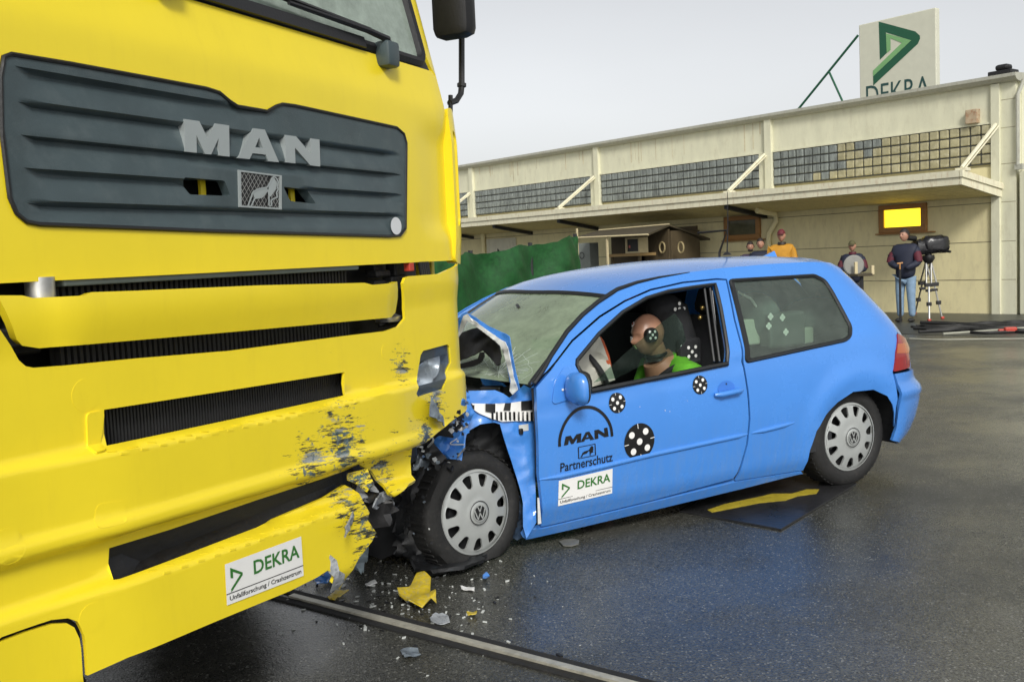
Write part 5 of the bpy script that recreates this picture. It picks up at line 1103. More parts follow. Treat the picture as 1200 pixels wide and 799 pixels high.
# engine bay
m = MB(); m.box(CW(2.45, -.05, .55), (.75, 1.15, .5), CMx, .05); m.box(CW(2.2, -.05, .72), (.2, 1.1, .1), CMx, .03); m.build('engine_bay', M['interior'], car)
rr = random.Random(21); m_ = None
for k in range(34):
    x = rr.uniform(2.15, 2.75); y = rr.uniform(-.3, .50); z = .74+rr.uniform(-.02, .05); m = MB()
    if k % 3 == 0: p0 = CW(x, y, z); p1 = CW(x+rr.uniform(-.2, .2), y+rr.uniform(-.25, .25), z+rr.uniform(-.02, .06)); p2 = CW(x+rr.uniform(-.3, .3), y+rr.uniform(-.3, .3), z-.03); m.tube(smoothpoly([p0, p1, p2], 2, False), rr.uniform(.008, .02), 7); m.build('hose', M['black'], car, smooth=True)
    else:
        a = rr.uniform(0, pi); R3 = CMx @ np.array([[cos(a), -sin(a), 0], [sin(a), cos(a), 0], [0, 0, 1]]); m.box(CW(x, y, z), (rr.uniform(.03, .14), rr.uniform(.03, .1), rr.uniform(.02, .1)), R3, .008); m.build('engine_part', rr.choice([M['black'], M['dark'], M['dark'], M['steel']]), car)
cut('inner_wing', [(561, 439), (572, 442), (590, 449), (597, 456), (588, 461), (575, 455), (566, 450)], CW(2.2, .4, 0), cl, M['blue'], car, .004, .02)
# torn nose pieces between truck and wheel
NP = CW(2.62, .83, 0)
cut('torn_wing', [(507, 516), (515, 511), (524, 512), (533, 514), (540, 503), (544, 508), (543, 526), (541, 541), (533, 538), (522, 537), (514, 526)], NP, fn_, M['blue'], car, .004, .05, .04, (.15, .1))
cut('torn_wing', [(536, 452), (544, 455), (550, 462), (552, 474), (556, 483), (550, 496), (544, 500), (540, 488), (546, 478), (541, 466), (533, 460)], NP+cl*.05, fn_, M['blue'], car, .004, .05, .03)
rr = random.Random(8)
def jag(cx, cy, r, n=7): 
    a0 = rr.random()*6; return [(cx+r*rr.uniform(.35, 1.1)*cos(a0+2*pi*i/n), cy+r*rr.uniform(.35, 1.1)*sin(a0+2*pi*i/n)) for i in range(n)]
for k in range(100):
    cx, cy = rr.choice([(rr.uniform(534, 548), rr.uniform(468, 505)), (rr.uniform(528, 543), rr.uniform(488, 520)), (rr.uniform(488, 514), rr.uniform(522, 552))])
    mm = rr.choice([M['black'], M['blue'], M['blue'], M['whitetape'], M['shardgrey'], M['primer'], M['dark']] if cy < 520 else [M['black'], M['black'], M['dark'], M['shardgrey'], M['primer'], M['primer'], M['alu']])
    cut('crushed_fragment', jag(cx, cy, rr.uniform(1.4, 6 if mm in (M['black'], M['dark'], M['blue']) else 4)), NP+cl*rr.uniform(-.09, .01), cl+ch*rr.uniform(-.8, .8)+np.array((0, 0, rr.uniform(-.6, .6))), mm, car, .003, .02, .03)
for k in range(14):
    x0_, y0_ = rr.uniform(490, 545), rr.uniform(470, 550); q_ = [oncar((x0_, y0_), .80), oncar((x0_+rr.uniform(-14, 14), y0_+rr.uniform(-10, 12)), .86), oncar((x0_+rr.uniform(-22, 16), y0_+rr.uniform(-6, 22)), .78)]
    if any(proj(p)[0] > 549 or proj(p)[1] > 556 for p in q_): continue
    m = MB(); m.tube(smoothpoly(q_, 2, False), rr.uniform(.003, .007), 6); m.build('torn_wire', rr.choice([M['black'], M['black'], M['steel'], M['primer']]), car, smooth=True)
cut('bumper_bracket', [(484, 551), (490, 532), (497, 524), (505, 522), (512, 527), (506, 545), (496, 552)], NP-cl*.05, fn_, M['shardgrey'], car, .02, .02, .03)
cut('lamp_frame', [(496, 528), (502, 521), (508, 519), (524, 537), (530, 546), (522, 550), (510, 546), (500, 538)], NP, fn_, M['black'], car, .02, .02, .03)
cut('crushed_strip', [(524, 541), (534, 543), (540, 541), (541, 546), (536, 552), (533, 548), (526, 546)], NP+cl*.03, fn_, M['primer'], car, .004, .02, .03)
# wheel housing, torn liner
cut('wheel_housing', [(545, 506), (562, 497), (575, 496), (586, 498), (592, 516), (598, 536), (606, 561), (611, 590), (611, 628), (600, 620), (590, 560), (560, 548), (538, 566), (520, 560), (540, 535)], CW(2.3, .55, 0), cl, M['interior'], car, .01, .06, .05)
cut('liner_flap', [(602, 578), (610, 582), (613, 600), (614, 628), (606, 633), (598, 628), (600, 606)], CW(2.3, .70, 0), cl, pbr('liner_blue_black', (.02, .035, .06), .5, var=.4, scale=14), car, .01, .05, .03)
M['tornrubber'] = pbr('torn_liner', (.014, .015, .017), .5, var=.5, scale=10, bump=.5, bscale=26, col2=(.035, .055, .075), c2lo=.58, c2hi=.8)
def lump(name, px, y, r, mm, parent, sd=0, amp=.35, sq=(1, 1, 1)):
    c = oncar(px, y); b_ = MB()
    def fn(p, q):
        s_ = 1+amp*(noise.noise(Vector(q*2.2)+Vector((sd, 0, 0)))+.5*noise.noise(Vector(q*5)+Vector((sd, 5, 0)))+.25*noise.noise(Vector(q*11)+Vector((sd, 5, 9)))); p = p*s_
        w_ = ch*p[0]*sq[0]+cl*p[1]*sq[1]+np.array((0, 0, p[2]*sq[2])); w_[2] = max(w_[2], .012-c[2]); return w_
    b_.ball(c, (r, r, r), 34, 24, fn); return b_.build(name, mm, parent, smooth=True, sharp=50)
lump('torn_liner', (512, 598), .66, .20, M['tornrubber'], car, 2, .30, (1.0, .5, 1.25)); lump('torn_liner', (497, 580), .62, .16, M['tornrubber'], car, 7, .4, (.8, .6, 1.2)); lump('torn_liner', (505, 632), .66, .14, M['tornrubber'], car, 14, .35, (1.2, .6, .9)); lump('torn_liner', (520, 552), .62, .11, M['tornrubber'], car, 24, .4, (1.3, .6, .7))
lump('crushed_front', (470, 600), .2, .3, M['interior'], car, 33, .3, (1, 1.3, 1.2))
for k in range(16):
    cx, cy = rr.uniform(484, 535), rr.uniform(548, 640); cut('liner_scrap', jag(cx, cy, rr.uniform(1.2, 3.2), 5), CW(2.6, .80, 0), cl+ch*rr.uniform(-.6, .6), rr.choice([M['shardgrey'], M['tornrubber'], M['primer'], M['dark']]), car, .002, .01, .03)
# ================================================================== INSIDE THE CAR
def dots(P, X, Y, r, k, parent, name='marker_dots', mm=None, lay=((0, 0), (1, 1), (-1, 1), (1, -1), (-1, -1))):
    b_ = MB(); N = np.cross(X, Y)
    for (i, j) in lay: 
        c = P+X*(i*k)+Y*(j*k); b_.add([c+X*(r*cos(a))+Y*(r*sin(a)) for a in np.linspace(0, 2*pi, 15)[:-1]], [tuple(range(14))])
    return b_.build(name, mm or M['whitetape'], parent)
zU = np.array((0, 0, 1.))
dc = oncar((796, 362), .44); PL = ((0, 0), (1, 0), (-1, 0), (0, 1), (0, -1))
m = MB(); m.ball(dc-cl*.12-np.array((0, 0, .02)), (1, 1, 1), 22, 14, lambda p, q: ch*(.13*q[0])+cl*(.11*q[1])+zU*(.11*q[2]+.02*q[0])); m.tube([dc-cl*.1, dc-cl*.1-ch*.12-zU*.5], [.11, .14], 14); hr = m.build('racing_headrest', M['seatcloth'], car, smooth=True)
dots(dc+cl*.004, ch, zU, .011, .032, hr, lay=PL); d2 = oncar((811, 412), .50); m = MB(); m.box(d2-cl*.03, (.16, .05, .16), CMx, .02); bxk = m.build('marker_box', M['seatcloth'], car); dots(d2+cl*.002, ch, zU, .0105, .026, bxk)
for px in ((823, 360.5), (820.5, 372)): m = MB(); m.ball(oncar(px, .5), .016, 10, 7); m.build('brass_fitting', pbr('brass', (.6, .42, .15), .25, .9), car, smooth=True)
# deflated airbag, orange strap
cut('airbag', [(674, 424), (688, 408), (702, 392), (706, 402), (711, 416), (717, 432), (721, 445), (706, 450), (690, 454), (680, 450)], CW(1.6, .50, 0), cl*.9+ch*-.3, pbr('airbag_cloth', (.55, .54, .47), .85, var=.1, bump=.4, bscale=24), car, .004, .05, .04)
cut('orange_strap', [(704, 394), (708, 400), (714, 416), (717, 430), (713, 432), (709, 418), (703, 400)], CW(1.55, .47, 0), cl, pbr('orange_web', (.45, .09, .03), .7), car, .004, .0, .04)
cut('tinted_shard', [(696, 448), (722, 443), (752, 428), (790, 416), (804, 399), (800, 380), (791, 367), (778, 376), (760, 391), (738, 409), (715, 430)], CW(1.3, .66, 0), cl, M['film'], car, .002, .01, .06)
# things seen through the quarter window
m = MB(); m.box(oncar((917, 386), .45), (.30, .1, .22), CMx, .02); eq = m.build('measuring_unit', pbr('unit_grey', (.09, .10, .095), .5), car)
for px in ((903, 371), (917, 372), (901, 382), (921, 389)): dots(oncar(px, .505), ch, zU, .011, .012, eq, lay=((0, 1), (1, 0), (-1, 0), (0, -1)))
m = MB(); m.ball(oncar((955, 372), .3), (1, 1, 1), 16, 10, lambda p, q: ch*(.24*q[0])+cl*(.2*q[1])+zU*(.13*q[2])); m.ball(oncar((885, 372), .3), (1, 1, 1), 16, 10, lambda p, q: ch*(.12*q[0])+cl*(.2*q[1])+zU*(.16*q[2])); m.build('equipment_bag', pbr('bag_grey', (.11, .13, .125), .8, var=.4, scale=7), car, smooth=True)
m = MB(); m.box(oncar((872, 389), .35), (.18, .1, .16), CMx, .01); m.box(oncar((940, 393), .42), (.14, .1, .1), CMx @ np.array([[.9, -.3, 0], [.3, .9, 0], [0, 0, 1]]), .01); m.build('equipment_case', pbr('case_grey', (.42, .45, .38), .6), car)
m = MB(); m.ball(CW(1.78, -.38, .98), (1, 1, 1), 26, 16, lambda p, q: (ch*(.20*q[0])+cl*(.26*q[1])+zU*(.16*q[2]))*(1+.22*noise.noise(Vector(q*3)))); m.build('passenger_airbag', pbr('airbag_cloth_two', (.6, .58, .46), .85, var=.12, bump=.4, bscale=24), car, smooth=True)
m = MB(); m.tube([oncar((862, 341), .4), oncar((880, 350), .4), oncar((888, 362), .4)], .008, 6); m.build('roll_bar', M['whitetape'], car)
# ================================================================== CRASH TEST DUMMY
M['dskin'] = pbr('dummy_vinyl', (.46, .24, .155), .35, var=.12, scale=9); M['shirt'] = pbr('green_shirt', (.10, .38, .02), .85, var=.15, scale=20, bump=.3, bscale=40); M['pants'] = pbr('dummy_trousers', (.05, .05, .055), .9)
hc_ = oncar((759.5, 392), .37)
dum = thing('crash_test_dummy', CW(1.1, .37, .4), 'bald tan crash test dummy in green shirt at the wheel of the blue car', 'dummy')
tilt = .18; fx = ch*cos(tilt)-zU*sin(tilt); fz = zU*cos(tilt)+ch*sin(tilt)
def headfn(p, q):
    x, y, z = q; f = .104*x; s_ = .078*y; u = .122*z
    if z < 0: s_ *= 1-.30*z*z; f *= (1-.10*z*z) if x > 0 else (1-.30*abs(z))
    if x > 0:
        f += .026*math.exp(-((z+.12)/.16)**2-(y/.20)**2)                  # nose
        f -= .010*math.exp(-((z-.10)/.12)**2-((abs(y)-.36)/.18)**2)         # eye hollows
        f += .008*math.exp(-((z+.42)/.07)**2-(y/.35)**2)                    # lips
        f += .010*math.exp(-((z+.75)/.16)**2-(y/.4)**2)                    # chin
        f += .006*math.exp(-((z-.28)/.12)**2)
    s_ += math.copysign(.012, y)*math.exp(-((z+.05)/.22)**2-((x+.05)/.14)**2) if abs(y) > .5 else 0   # ear
    return fx*f+cl*s_+fz*u
b_ = MB(); b_.ball(hc_, (1, 1, 1), 48, 34, headfn)
nk = hc_-fz*.10-fx*.03; ch0 = nk-fz*.20-fx*.07
b_.tube([nk+fz*.03, nk-fz*.10-fx*.02], [.055, .06], 18)
b_.tube([nk-fz*.05, ch0, ch0-zU*.28-ch*.05, ch0-zU*.48-ch*.02], [.09, .15, .14, .15], 18)
for s_ in (1, -1):
    sh = ch0+cl*.19*s_+zU*.06; el = sh+ch*.14-zU*.26+cl*.05*s_; ha = el+ch*.26+zU*.08-cl*.06*s_
    b_.tube([sh, (sh+el)/2, el, (el+ha)/2, ha], [.062, .055, .045, .042, .03], 12); b_.ball(ha+ch*.05, (.055, .03, .045), 10, 7)
    for k_ in range(4): b_.tube([ha+ch*.07+cl*(.02*(k_-1.5)), ha+ch*.115+cl*(.02*(k_-1.5))-zU*.015, ha+ch*.12+cl*(.02*(k_-1.5))-zU*.05], [.010, .009, .008], 6)
    b_.tube([ha+ch*.03+cl*-.03*s_, ha+ch*.07-cl*.05*s_-zU*.01], [.011, .009], 6)
    hip = ch0-zU*.46+cl*.1*s_; kn = hip+ch*.42+zU*.06; b_.tube([hip, kn, kn+ch*.16-zU*.32], [.085, .06, .045], 12)
dbody = b_.build('body', M['dskin'], dum, smooth=True)
b_ = MB(); b_.tube([nk-fz*.055-fx*.015, nk-fz*.085-fx*.025, ch0+zU*.05, ch0-zU*.05, ch0-zU*.28-ch*.05, ch0-zU*.46-ch*.02], [.070, .100, .165, .178, .165, .165], 24)
for s_ in (1, -1):
    sh = ch0+cl*.17*s_+zU*.05; b_.tube([sh-cl*.08*s_+zU*.01, sh, sh+ch*.05-zU*.12+cl*.02*s_, sh+ch*.08-zU*.2+cl*.03*s_], [.09, .095, .085, .082], 14)
sh_ = b_.build('shirt', M['shirt'], dum, smooth=True)
b_ = MB()
for s_ in (1, -1):
    hip = ch0-zU*.46+cl*.1*s_; kn = hip+ch*.42+zU*.06; b_.tube([hip-ch*.05, hip+ch*.2, kn+ch*.02, kn+ch*.16-zU*.30], [.11, .095, .075, .06], 12)
b_.build('trousers', M['pants'], dum, smooth=True)
b_ = MB()
for k_ in range(3): b_.lathe([(.062, -.012), (.07, 0), (.062, .012)], nk-fz*(.03+.028*k_)-fx*.004*k_, fx, cl, fz, 20)
b_.build('neck_ring', M['black'], dum, smooth=True)
def onhead(px, out=.0):
    """point of the dummy's head seen at px"""
    d = ray(*px); d = d/np.linalg.norm(d); best = None
    for v in (np.array(q) for q in b_head): 
        k = np.linalg.norm(np.cross(v-CAM, d)); dd = (v-CAM)@d
        if best is None or k+.15*dd < best[0]: best = (k+.15*dd, v)
    return best[1]
hb = MB(); hb.ball(hc_, (1, 1, 1), 60, 40, headfn); b_head = hb.v
def patchhead(px, wd, hg, mm, nm, rot=0.):
    p = onhead(px); n = p-hc_; n /= np.linalg.norm(n); X = np.cross(zU, n); X /= np.linalg.norm(X); Y = np.cross(n, X); X, Y = X*cos(rot)+Y*sin(rot), Y*cos(rot)-X*sin(rot)
    b_ = MB(); b_.box(p+n*.003, (wd, hg, .004), np.column_stack((X, Y, n)), .001); return b_.build(nm, mm, dbody), p, n, X, Y
patchhead((741.5, 379.5), .034, .022, M['whitetape'], 'label_patch', -.5); o, p, n, X, Y = patchhead((741.5, 379.5), .024, .010, M['redplug'], 'label_print', -.5); o.location += Vector(tuple(n*.003))
patchhead((736.5, 395), .018, .035, M['whitetape'], 'label_patch', -.3); patchhead((739, 411), .022, .026, pbr('pale_green_patch', (.45, .6, .25), .5), 'label_patch')
p = onhead((764, 393)); n = cl*.95+zU*.1; n /= np.linalg.norm(n); X = np.cross(zU, n); X /= np.linalg.norm(X); Y = np.cross(n, X)
b_ = MB(); b_.lathe([(0, .016), (.042, .016), (.044, -.01)], p, X, Y, n, 24); o = b_.build('marker_disc', M['blackvinyl'], dbody, smooth=True); dots(p+n*.0175, X, Y, .0085, .018, o)
b_ = MB(); b_.tube(smoothpoly([ch0+cl*.20+zU*.12-ch*.06, ch0+cl*.14+zU*.10+ch*.08, ch0+cl*.0-zU*.05+ch*.19, ch0-cl*.1-zU*.25+ch*.19], 2, False), .018, 6); b_.build('seat_belt', M['seatcloth'], car, smooth=True)
# ================================================================== PEOPLE
def ev(bm_or_me, mods):
    me = bm_or_me; ob = bpy.data.objects.new('tmp', me); COL.objects.link(ob)
    for (ty, kw) in mods:
        md = ob.modifiers.new('m', ty)
        for k, v in kw.items(): setattr(md, k, v)
    bpy.context.view_layer.update(); dg = bpy.context.evaluated_depsgraph_get(); r = bpy.data.meshes.new_from_object(ob.evaluated_get(dg)); bpy.data.objects.remove(ob)
    V = [np.array(v.co) for v in r.vertices]; F = [tuple(p.vertices) for p in r.polygons]; bpy.data.meshes.remove(r); return V, F
def skin(nodes, edges, sub=2):
    """one continuous surface grown round a skeleton: nodes (x,y,z,rx,ry)"""
    me = bpy.data.meshes.new('sk'); me.from_pydata([n[:3] for n in nodes], edges, []); ob = bpy.data.objects.new('sk', me); COL.objects.link(ob)
    md = ob.modifiers.new('skin', 'SKIN'); md.use_smooth_shade = True
    for i, n in enumerate(nodes):
        s = me.skin_vertices[0].data[i]; s.radius = (n[3], n[4] if len(n) > 4 else n[3]); s.use_root = i == 0
    sb = ob.modifiers.new('sub', 'SUBSURF'); sb.levels = sub; sb.render_levels = sub
    bpy.context.view_layer.update(); dg = bpy.context.evaluated_depsgraph_get(); r = bpy.data.meshes.new_from_object(ob.evaluated_get(dg)); bpy.data.objects.remove(ob)
    V = [np.array(v.co) for v in r.vertices]; F = [tuple(p.vertices) for p in r.polygons]; bpy.data.meshes.remove(r); return V, F
M['skin'] = pbr('skin', (.42, .22, .15), .5, var=.1); M['jeans'] = pbr('jeans', (.20, .30, .42), .8, var=.2, scale=16); M['navy'] = pbr('navy_jacket', (.012, .016, .035), .7, var=.2, scale=12); M['maroon'] = pbr('maroon_cloth', (.085, .009, .02), .7, var=.15)
M['hairdark'] = pbr('dark_hair', (.02, .013, .01), .6, var=.3); M['yellowjk'] = pbr('ochre_jacket', (.50, .24, .02), .75, var=.12, scale=10); M['greycl'] = pbr('grey_cloth', (.25, .25, .23), .8); M['shoe'] = pbr('shoe', (.02, .02, .02), .5); M['redcap'] = pbr('dark_red_cap', (.12, .012, .02), .7); M['olive'] = pbr('olive_cap', (.09, .085, .035), .8); M['purple'] = pbr('dark_pullover', (.05, .03, .06), .8)
def biggest(V, F):
    par = list(range(len(V)))
    def fd(i):
        while par[i] != i: par[i] = par[par[i]]; i = par[i]
        return i
    for f in F:
        for k in f[1:]: par[fd(k)] = fd(f[0])
    cnt = {}
    for i in range(len(V)): cnt[fd(i)] = cnt.get(fd(i), 0)+1
    r = max(cnt, key=cnt.get); ids = [i for i in range(len(V)) if fd(i) == r]; ix = {i: n for n, i in enumerate(ids)}
    return [V[i] for i in ids], [tuple(ix[i] for i in f) for f in F if f[0] in ix]
def person(base, h, face, label, top, bottom, hair=None, cap=None, arms='front', sleeve=None, headturn=0., beard=None, collar=None):
    th = face; ex = np.array((cos(th), sin(th), 0)); ey = np.array((-sin(th), cos(th), 0))      # ex: person's forward, ey: left
    W_ = lambda p: np.array(base)+(ex*p[0]+ey*p[1]+zU*p[2])*h
    t = thing('person', base, label, 'person')
    hands = {}
    if arms == 'front': el = [( .03, .150, .635), (.03, -.150, .635)]; ha = [(.135, .030, .575), (.135, -.028, .590)]
    elif arms == 'tray': el = [(.03, .15, .64), (.03, -.15, .64)]; ha = [(.17, .09, .63), (.17, -.09, .63)]
    else: el = [(-.01, .135, .63), (-.01, -.135, .63)]; ha = [(.03, .145, .49), (.03, -.145, .49)]
    nd = [(0, 0, .53, .075, .088), (0, 0, .62, .066, .082), (.0, 0, .73, .07, .098), (-.005, 0, .80, .052, .075), (.005, 0, .845, .032, .032), (.012, 0, .885, .034, .034)]
    eg = [(0, 1), (1, 2), (2, 3), (3, 4), (4, 5)]
    for s, i in ((1, 0), (-1, 1)):
        k = len(nd); nd += [(-.005, .10*s, .80, .038, .038), tuple(el[i])+(.027, .027), tuple(ha[i])+(.017, .017)]; eg += [(3, k), (k, k+1), (k+1, k+2)]
        k = len(nd); nd += [(0, .052*s, .47, .055, .055), (.012, .058*s, .28, .034, .034), (-.01, .062*s, .05, .022, .022), (.07, .075*s, .018, .020, .016)]; eg += [(0, k), (k, k+1), (k+1, k+2), (k+2, k+3)]
    V, F = skin(nd, eg, 2); b_ = MB(); b_.add(V, F)
    hc = np.array((.022, 0, .935)); ct, sn = cos(headturn), sin(headturn)
    def hf(p, q, k=1.):
        x, y, z = q; f = .056*x; s_ = .043*y; u = .066*z
        if z < 0: s_ *= 1-.3*z*z; f *= 1 if x > 0 else 1-.35*abs(z)
        if x > 0: f += .014*math.exp(-((z+.12)/.16)**2-(y/.20)**2)-.005*math.exp(-((z-.10)/.12)**2-((abs(y)-.36)/.18)**2)+.004*math.exp(-((z+.42)/.08)**2-(y/.35)**2)+.005*math.exp(-((z+.78)/.16)**2-(y/.4)**2)
        if abs(y) > .5: s_ += math.copysign(.007, y)*math.exp(-((z+.05)/.22)**2-((x+.05)/.16)**2)
        return np.array((ct*f-sn*s_, sn*f+ct*s_, u))*k
    b_.ball(hc, (1, 1, 1), 40, 28, hf)
    for i, s in ((0, 1), (1, -1)):
        c = np.array(ha[i]); d = c-np.array(el[i]); d /= np.linalg.norm(d); sd = np.array((0, 1., 0)); dn = np.cross(d, sd); dn /= np.linalg.norm(dn); sd = np.cross(dn, d)
        b_.ball(c+d*.022, (1, 1, 1), 12, 8, lambda p, q: d*.028*q[0]+sd*.024*q[1]+dn*.012*q[2])
        for k in range(4):
            r0 = c+d*.040+sd*.0115*(k-1.5); L_ = (.026, .031, .029, .023)[k]; cu = -dn if (-dn)[2] < 0 else dn
            b_.tube([r0, r0+d*L_*.6+cu*L_*.25, r0+d*L_*.7+cu*L_*.9], [.0062, .0058, .0048], 6)
        b_.tube([c+d*.01-sd*.02*s, c+d*.03-sd*.034*s, c+d*.045-sd*.036*s], [.0072, .0066, .0055], 6)
    me = bpy.data.meshes.new('b'); me.from_pydata([tuple(np.array(p)*h) for p in b_.v], [], b_.f)
    V, F = ev(me, [('REMESH', dict(mode='VOXEL', voxel_size=.006)), ('SMOOTH', dict(iterations=2, factor=.4))])
    V, F = biggest(V, F); bb = MB(); bb.add([W_(p/h) for p in V], F); body = bb.build('body', M['skin'], t, smooth=True, sharp=180)
    # jacket and trousers, a little larger than the body
    j = [(0, 0, .45, .105, .118), (0, 0, .60, .092, .108), (.0, 0, .72, .090, .122), (-.005, 0, .80, .064, .090), (.004, 0, .838, .046, .048)]; je = [(0, 1), (1, 2), (2, 3), (3, 4)]
    def arm(nd_, ed_, root=True):
        for s, i in ((1, 0), (-1, 1)):
            k = len(nd_); e3 = np.array(el[i]); h3 = np.array(ha[i]); wv = e3+(h3-e3)*.92
            nd_ += [(-.005, .108*s, .795, .052, .052), tuple(e3)+(.045, .045), tuple(wv)+(.030, .030)]; 
            if root: ed_ += [(3, k)]
            ed_ += [(k, k+1), (k+1, k+2)]
    arm(j, je); V, F = skin(j, je, 2); bb = MB(); bb.add([W_(p+np.array((.004, .004, .004))*noise.noise(Vector(p*30))) for p in V], F); jo = bb.build('jacket', top, t, smooth=True, sharp=180)
    if sleeve:
        for s, i in ((1, 0), (-1, 1)):
            e3 = np.array(el[i]); s3 = np.array((-.005, .108*s, .785)); bb = MB(); bb.tube([W_(s3+(e3-s3)*k+np.array((.008, .006*s, .006))) for k in (.28, .5, .75, 1.0)], [.037*h, .0435*h, .042*h, .037*h], 12); bb.build('sleeve', sleeve, jo, smooth=True)
    if collar: bb = MB(); bb.lathe([(.05*h, 0), (.044*h, .03*h), (.040*h, .03*h), (.04*h, 0)], W_((.004, 0, .835)), ex, ey, zU, 16); bb.build('collar', collar, jo, smooth=True)
    tr = [(0, 0, .53, .078, .090)]; te = []
    for s in (1, -1):
        k = len(tr); tr += [(0, .054*s, .46, .062, .062), (.012, .060*s, .28, .046, .046), (-.008, .063*s, .05, .037, .037)]; te += [(0, k), (k, k+1), (k+1, k+2)]
    V, F = skin(tr, te, 2); bb = MB(); bb.add([W_(p) for p in V], F); bb.build('trousers', bottom, t, smooth=True, sharp=180)
    for s in (1, -1):
        bb = MB(); bb.ball(W_((.03, .068*s, .022)), (1, 1, 1), 14, 8, lambda p, q: (ex*.078*q[0]+ey*.030*q[1]+zU*(.024*q[2] if q[2] > 0 else .020*q[2]))*h); bb.build('shoe', M['shoe'], t, smooth=True)
    def shell(nm, mm, zmin, xf, k, brim=0.):
        bb = MB(); n0 = 40
        bb.ball((0, 0, 0), (1, 1, 1), n0, 28, lambda p, q: hf(p, q, k)+np.array((0, 0, .002)))
        keep = []; Q = bb.v; qs = []
        nv = 28
        for jn in range(nv+1):
            bbn = -pi/2+pi*jn/nv
            for i in range(n0): a = 2*pi*i/n0; qs.append((cos(a)*cos(bbn), sin(a)*cos(bbn), sin(bbn)))
        ok = [q[2] > zmin-(.9 if q[0] < xf else 0)*max(0, (xf-q[0])) for q in qs]
        f2 = [f for f in bb.f if all(ok[i] for i in f)]
        used = sorted({i for f in f2 for i in f}); ix = {i: n for n, i in enumerate(used)}
        vs = [W_(hc+np.array(Q[i])) for i in used]; b2 = MB(); b2.add(vs, [tuple(ix[i] for i in f) for f in f2])
        if brim: 
            fwd = np.array((ct, sn, 0)); lf = np.array((-sn, ct, 0)); c0 = hc+np.array((0, 0, .018))
            P = [c0+fwd*.045+lf*.042*k_ for k_ in (-1, -.5, 0, .5, 1)]; Q2 = [c0+fwd*(.055+brim*(1-k_*k_*.5))+lf*.038*k_-np.array((0, 0, .006)) for k_ in (-1, -.5, 0, .5, 1)]
            vv = [W_(p) for p in P]+[W_(p) for p in Q2]; vv += [v+zU*.008 for v in vv]; b2.add(vv, [(i, i+1, 6+i, 5+i) for i in range(4)]+[(10+i, 15+i, 16+i, 11+i) for i in range(4)]+[(5+i, 6+i, 16+i, 15+i) for i in range(4)])
        return b2.build(nm, mm, t, smooth=True, sharp=60)
    if hair: shell('hair', hair, .40, .62, 1.11)
    if cap: shell('cap', cap, .30, -.4, 1.12, .035)
    if beard:
        bb = MB(); bb.ball(W_(hc+np.array((ct*.030, sn*.030, -.046))), (1, 1, 1), 12, 8, lambda p, q: (ex*.03*q[0]+ey*.034*q[1]+zU*.022*q[2])*h); bb.build('beard', beard, t, smooth=True)
    fwd = np.array((ct, sn, 0)); lf = np.array((-sn, ct, 0))
    for s in (1, -1):
        bb = MB(); bb.ball(W_(hc+fwd*.0475+lf*.0165*s+np.array((0, 0, .007))), .0058*h, 8, 6); bb.build('eye', M['hairdark'], body)
    bb = MB(); bb.box(W_(hc+fwd*.0545+np.array((0, 0, -.029))), (.004*h, .026*h, .003*h), np.column_stack((ex*ct+ey*sn, -ex*sn+ey*ct, zU))); bb.build('mouth', pbr('lips', (.28, .09, .07), .5), body)
    return t, W_
m1b = hz(1062, 377); m1b[2] = 0
camdir = lambda b: math.atan2(-b[1], -b[0])
p1, W1 = person(m1b, 1.645, camdir(m1b)-.35, 'man in navy and dark red jacket and pale jeans beside the video camera', M['navy'], M['jeans'], hair=M['hairdark'], sleeve=M['maroon'], headturn=-.35)
gp = W1((.165, 0, .575)); b_ = MB(); b_.tube([np.array((gp[0], gp[1], .02)), gp], .022, 8); um = thing('umbrella', (gp[0], gp[1], 0), 'furled dark umbrella with wooden handle held upright in the hands of the jeans man', 'umbrella'); b_.build('canopy', M['black'], um, smooth=True)
b_ = MB(); b_.tube([gp, gp+zU*.10], .014, 8); b_.tube([gp+zU*.10-cl*.0+np.array((-.05, 0, 0)), gp+zU*.11+np.array((.05, 0, 0))], .014, 8); b_.build('handle', pbr('stick_wood', (.42, .20, .06), .5), um, smooth=True)
def place(px_head_top, px_x, h, Yd):
    P = at(px_x, px_head_top, Yd); return np.array((P[0], P[1], 0)), P[2]
for (x, ytop, h, Yd, lab, top, kw) in (
    (879.5, 283.5, 1.62, 20.6, 'bearded dark haired man, only his head above the blue roof, leftmost of the onlookers', M['purple'], dict(hair=M['hairdark'], beard=M['hairdark'], headturn=.2)),
    (891.5, 279.5, 1.68, 20.3, 'pale faced onlooker with dark parted hair between the bearded man and the ochre jacket', M['navy'], dict(hair=M['hairdark'])),
    (916, 269.5, 1.80, 19.8, 'big man in ochre jacket and dark red cap behind the roof of the blue car', M['yellowjk'], dict(cap=M['redcap'], collar=M['hairdark'], arms='down')),
    (999, 282.5, 1.50, 18.6, 'young man in olive cap and dark red collar behind a small equipment stand', M['navy'], dict(cap=M['olive'], sleeve=M['maroon'], collar=M['maroon'], arms='tray'))):
    P = at(x, ytop, Yd); b = np.array((P[0], P[1], 0)); person(b, P[2], camdir(b)-.2, lab, top, M['pants'], **kw)
